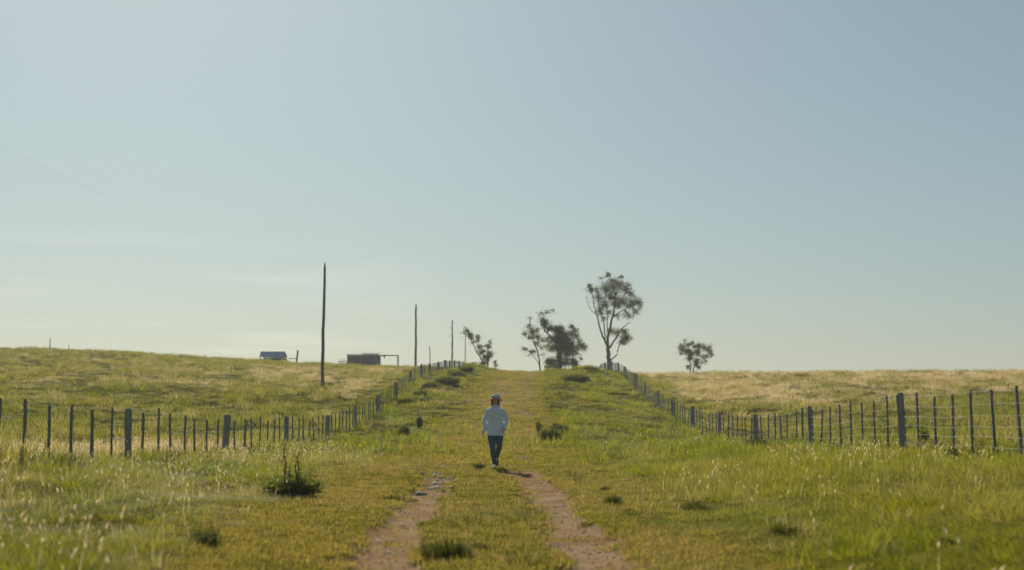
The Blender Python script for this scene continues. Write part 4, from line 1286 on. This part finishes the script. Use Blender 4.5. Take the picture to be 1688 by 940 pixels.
    for w_, e_ in ((wrL, elL), (wrR, elR)):   # cuffs
        d = (Vector(w_) - Vector(e_)).normalized(); w0 = Vector(w_)
        b = MB(); b.rings(limb_rings([w0 - d * .045, w0 - d * .01, w0 + d * .008], [.040, .042, .038], n=14)); b.build('cuff', M_SHIRT, sh, smooth=True)
    # shoes
    def shoe(a, t, mat, lift):
        a, t = Vector(a), Vector(t); d = (t - a); d = d / d.length
        b = MB(); heel = a + Vector((0, .045, -.03 if not lift else -.01)); 
        pts = [heel, heel.lerp(t, .35), heel.lerp(t, .75), t + (t - heel).normalized() * .03]
        b.rings(limb_rings(pts, [.036, .042, .044, .030], n=12))
        so = b.build('shoe', mat, root, smooth=True)
        if not lift:
            for q in so.data.vertices: q.co.z = max(q.co.z, .004)
    shoe(ankL, (-.022, -.22, .036), M_SHOE, False)
    shoe(ankR, (.03, .25, .07), M_SOLE, True)
    # hair and cap
    b = MB()
    b.rings([ell((0, .022 + o, z), rx, ry, 18, fold=.03, ph=z * 30) for z, rx, ry, o in ((1.33, .055, .03, .055), (1.37, .080, .045, .045), (1.42, .092, .062, .035), (1.47, .094, .075, .028), (1.53, .092, .085, .015), (1.575, .084, .085, .0), (1.60, .06, .06, 0))])
    rh = random.Random(4)
    for s in (-1, 1):                          # loose hair beside the cheeks
        for k in range(9):
            y0 = -.035 + .012 * k
            pin = [(s * .074, y0, 1.535), (s * .084, y0 + .004, 1.49), (s * .086, y0 + .01, 1.44), (s * (.080 + .012 * rh.random()), y0 + .012, 1.375 - .02 * rh.random())]
            b.rings(limb_rings(pin, [.009, .012, .012, .004], n=7, fold=.1, seed=k + 20))
    b.build('hair', M_HAIR, root, smooth=True)
    # soft sun hat: grey crown with a pale front, brim drooping over the ears
    b = MB(); b.rings([ell((0, -.004, 1.540), .096, .106, 24), ell((0, -.004, 1.575), .092, .102, 24), ell((0, 0, 1.605), .080, .088, 24), ell((0, 0, 1.622), .048, .052, 24), ell((0, 0, 1.626), .012, .012, 24)])
    cp = b.build('hat', M_CAP, root, smooth=True)
    b = MB(); rr = []
    for q, th in ((0, .0), (.5, .0), (1, .0), (1, -.006), (.5, -.006), (0, -.006)):
        ring = []
        for i in range(36):
            t = 2 * math.pi * i / 36
            side = abs(math.cos(t)) ** 1.5
            wv = .006 * math.sin(3 * t + 1) * q
            ring.append(((.096 + .066 * q) * math.cos(t), -.004 + (.106 + .050 * q) * math.sin(t), 1.545 + th - q ** 1.3 * (.010 + .080 * side) + wv))
        rr.append(ring)
    b.rings(rr + [rr[0]], cap=False); b.build('brim', M_BRIM, cp, smooth=True)
    b = MB(); rr = []
    for z, rx, ry in ((1.556, .096, .1065), (1.578, .0935, .1035), (1.598, .085, .095)):
        rr.append([(rx * math.cos(t), -.004 + ry * math.sin(t), z) for t in [math.pi * (1.27 + .46 * i / 8) for i in range(9)]])
    v = sum(rr, []); f = [(9 * j + i, 9 * j + i + 1, 9 * j + 10 + i, 9 * j + 9 + i) for j in range(2) for i in range(8)]
    b.add(v, f); b.build('hat_front', M_CAPW, cp, smooth=True)
    root.scale = (1, 1, 1)
person()

# ------------------------------------------------------------------ thin summer haze over the pasture
def haze():
    m, n, out = new_mat('haze')
    v = n.nodes.new('ShaderNodeVolumePrincipled')
    v.inputs['Color'].default_value = (.84, .85, .83, 1)
    v.inputs['Density'].default_value = .00050
    v.inputs['Anisotropy'].default_value = .15
    n.links.new(v.outputs[0], out.inputs['Volume'])
    b = MB(); zb, zt = float(ZZ.min()) - 1, 26.0
    b.box((0, 475, (zb + zt) / 2), (1460, 1080, zt - zb))
    o = b.build('haze', m)
    tag(o, 'thin pale haze lying over the whole pasture', 'haze', kind='stuff')
haze()
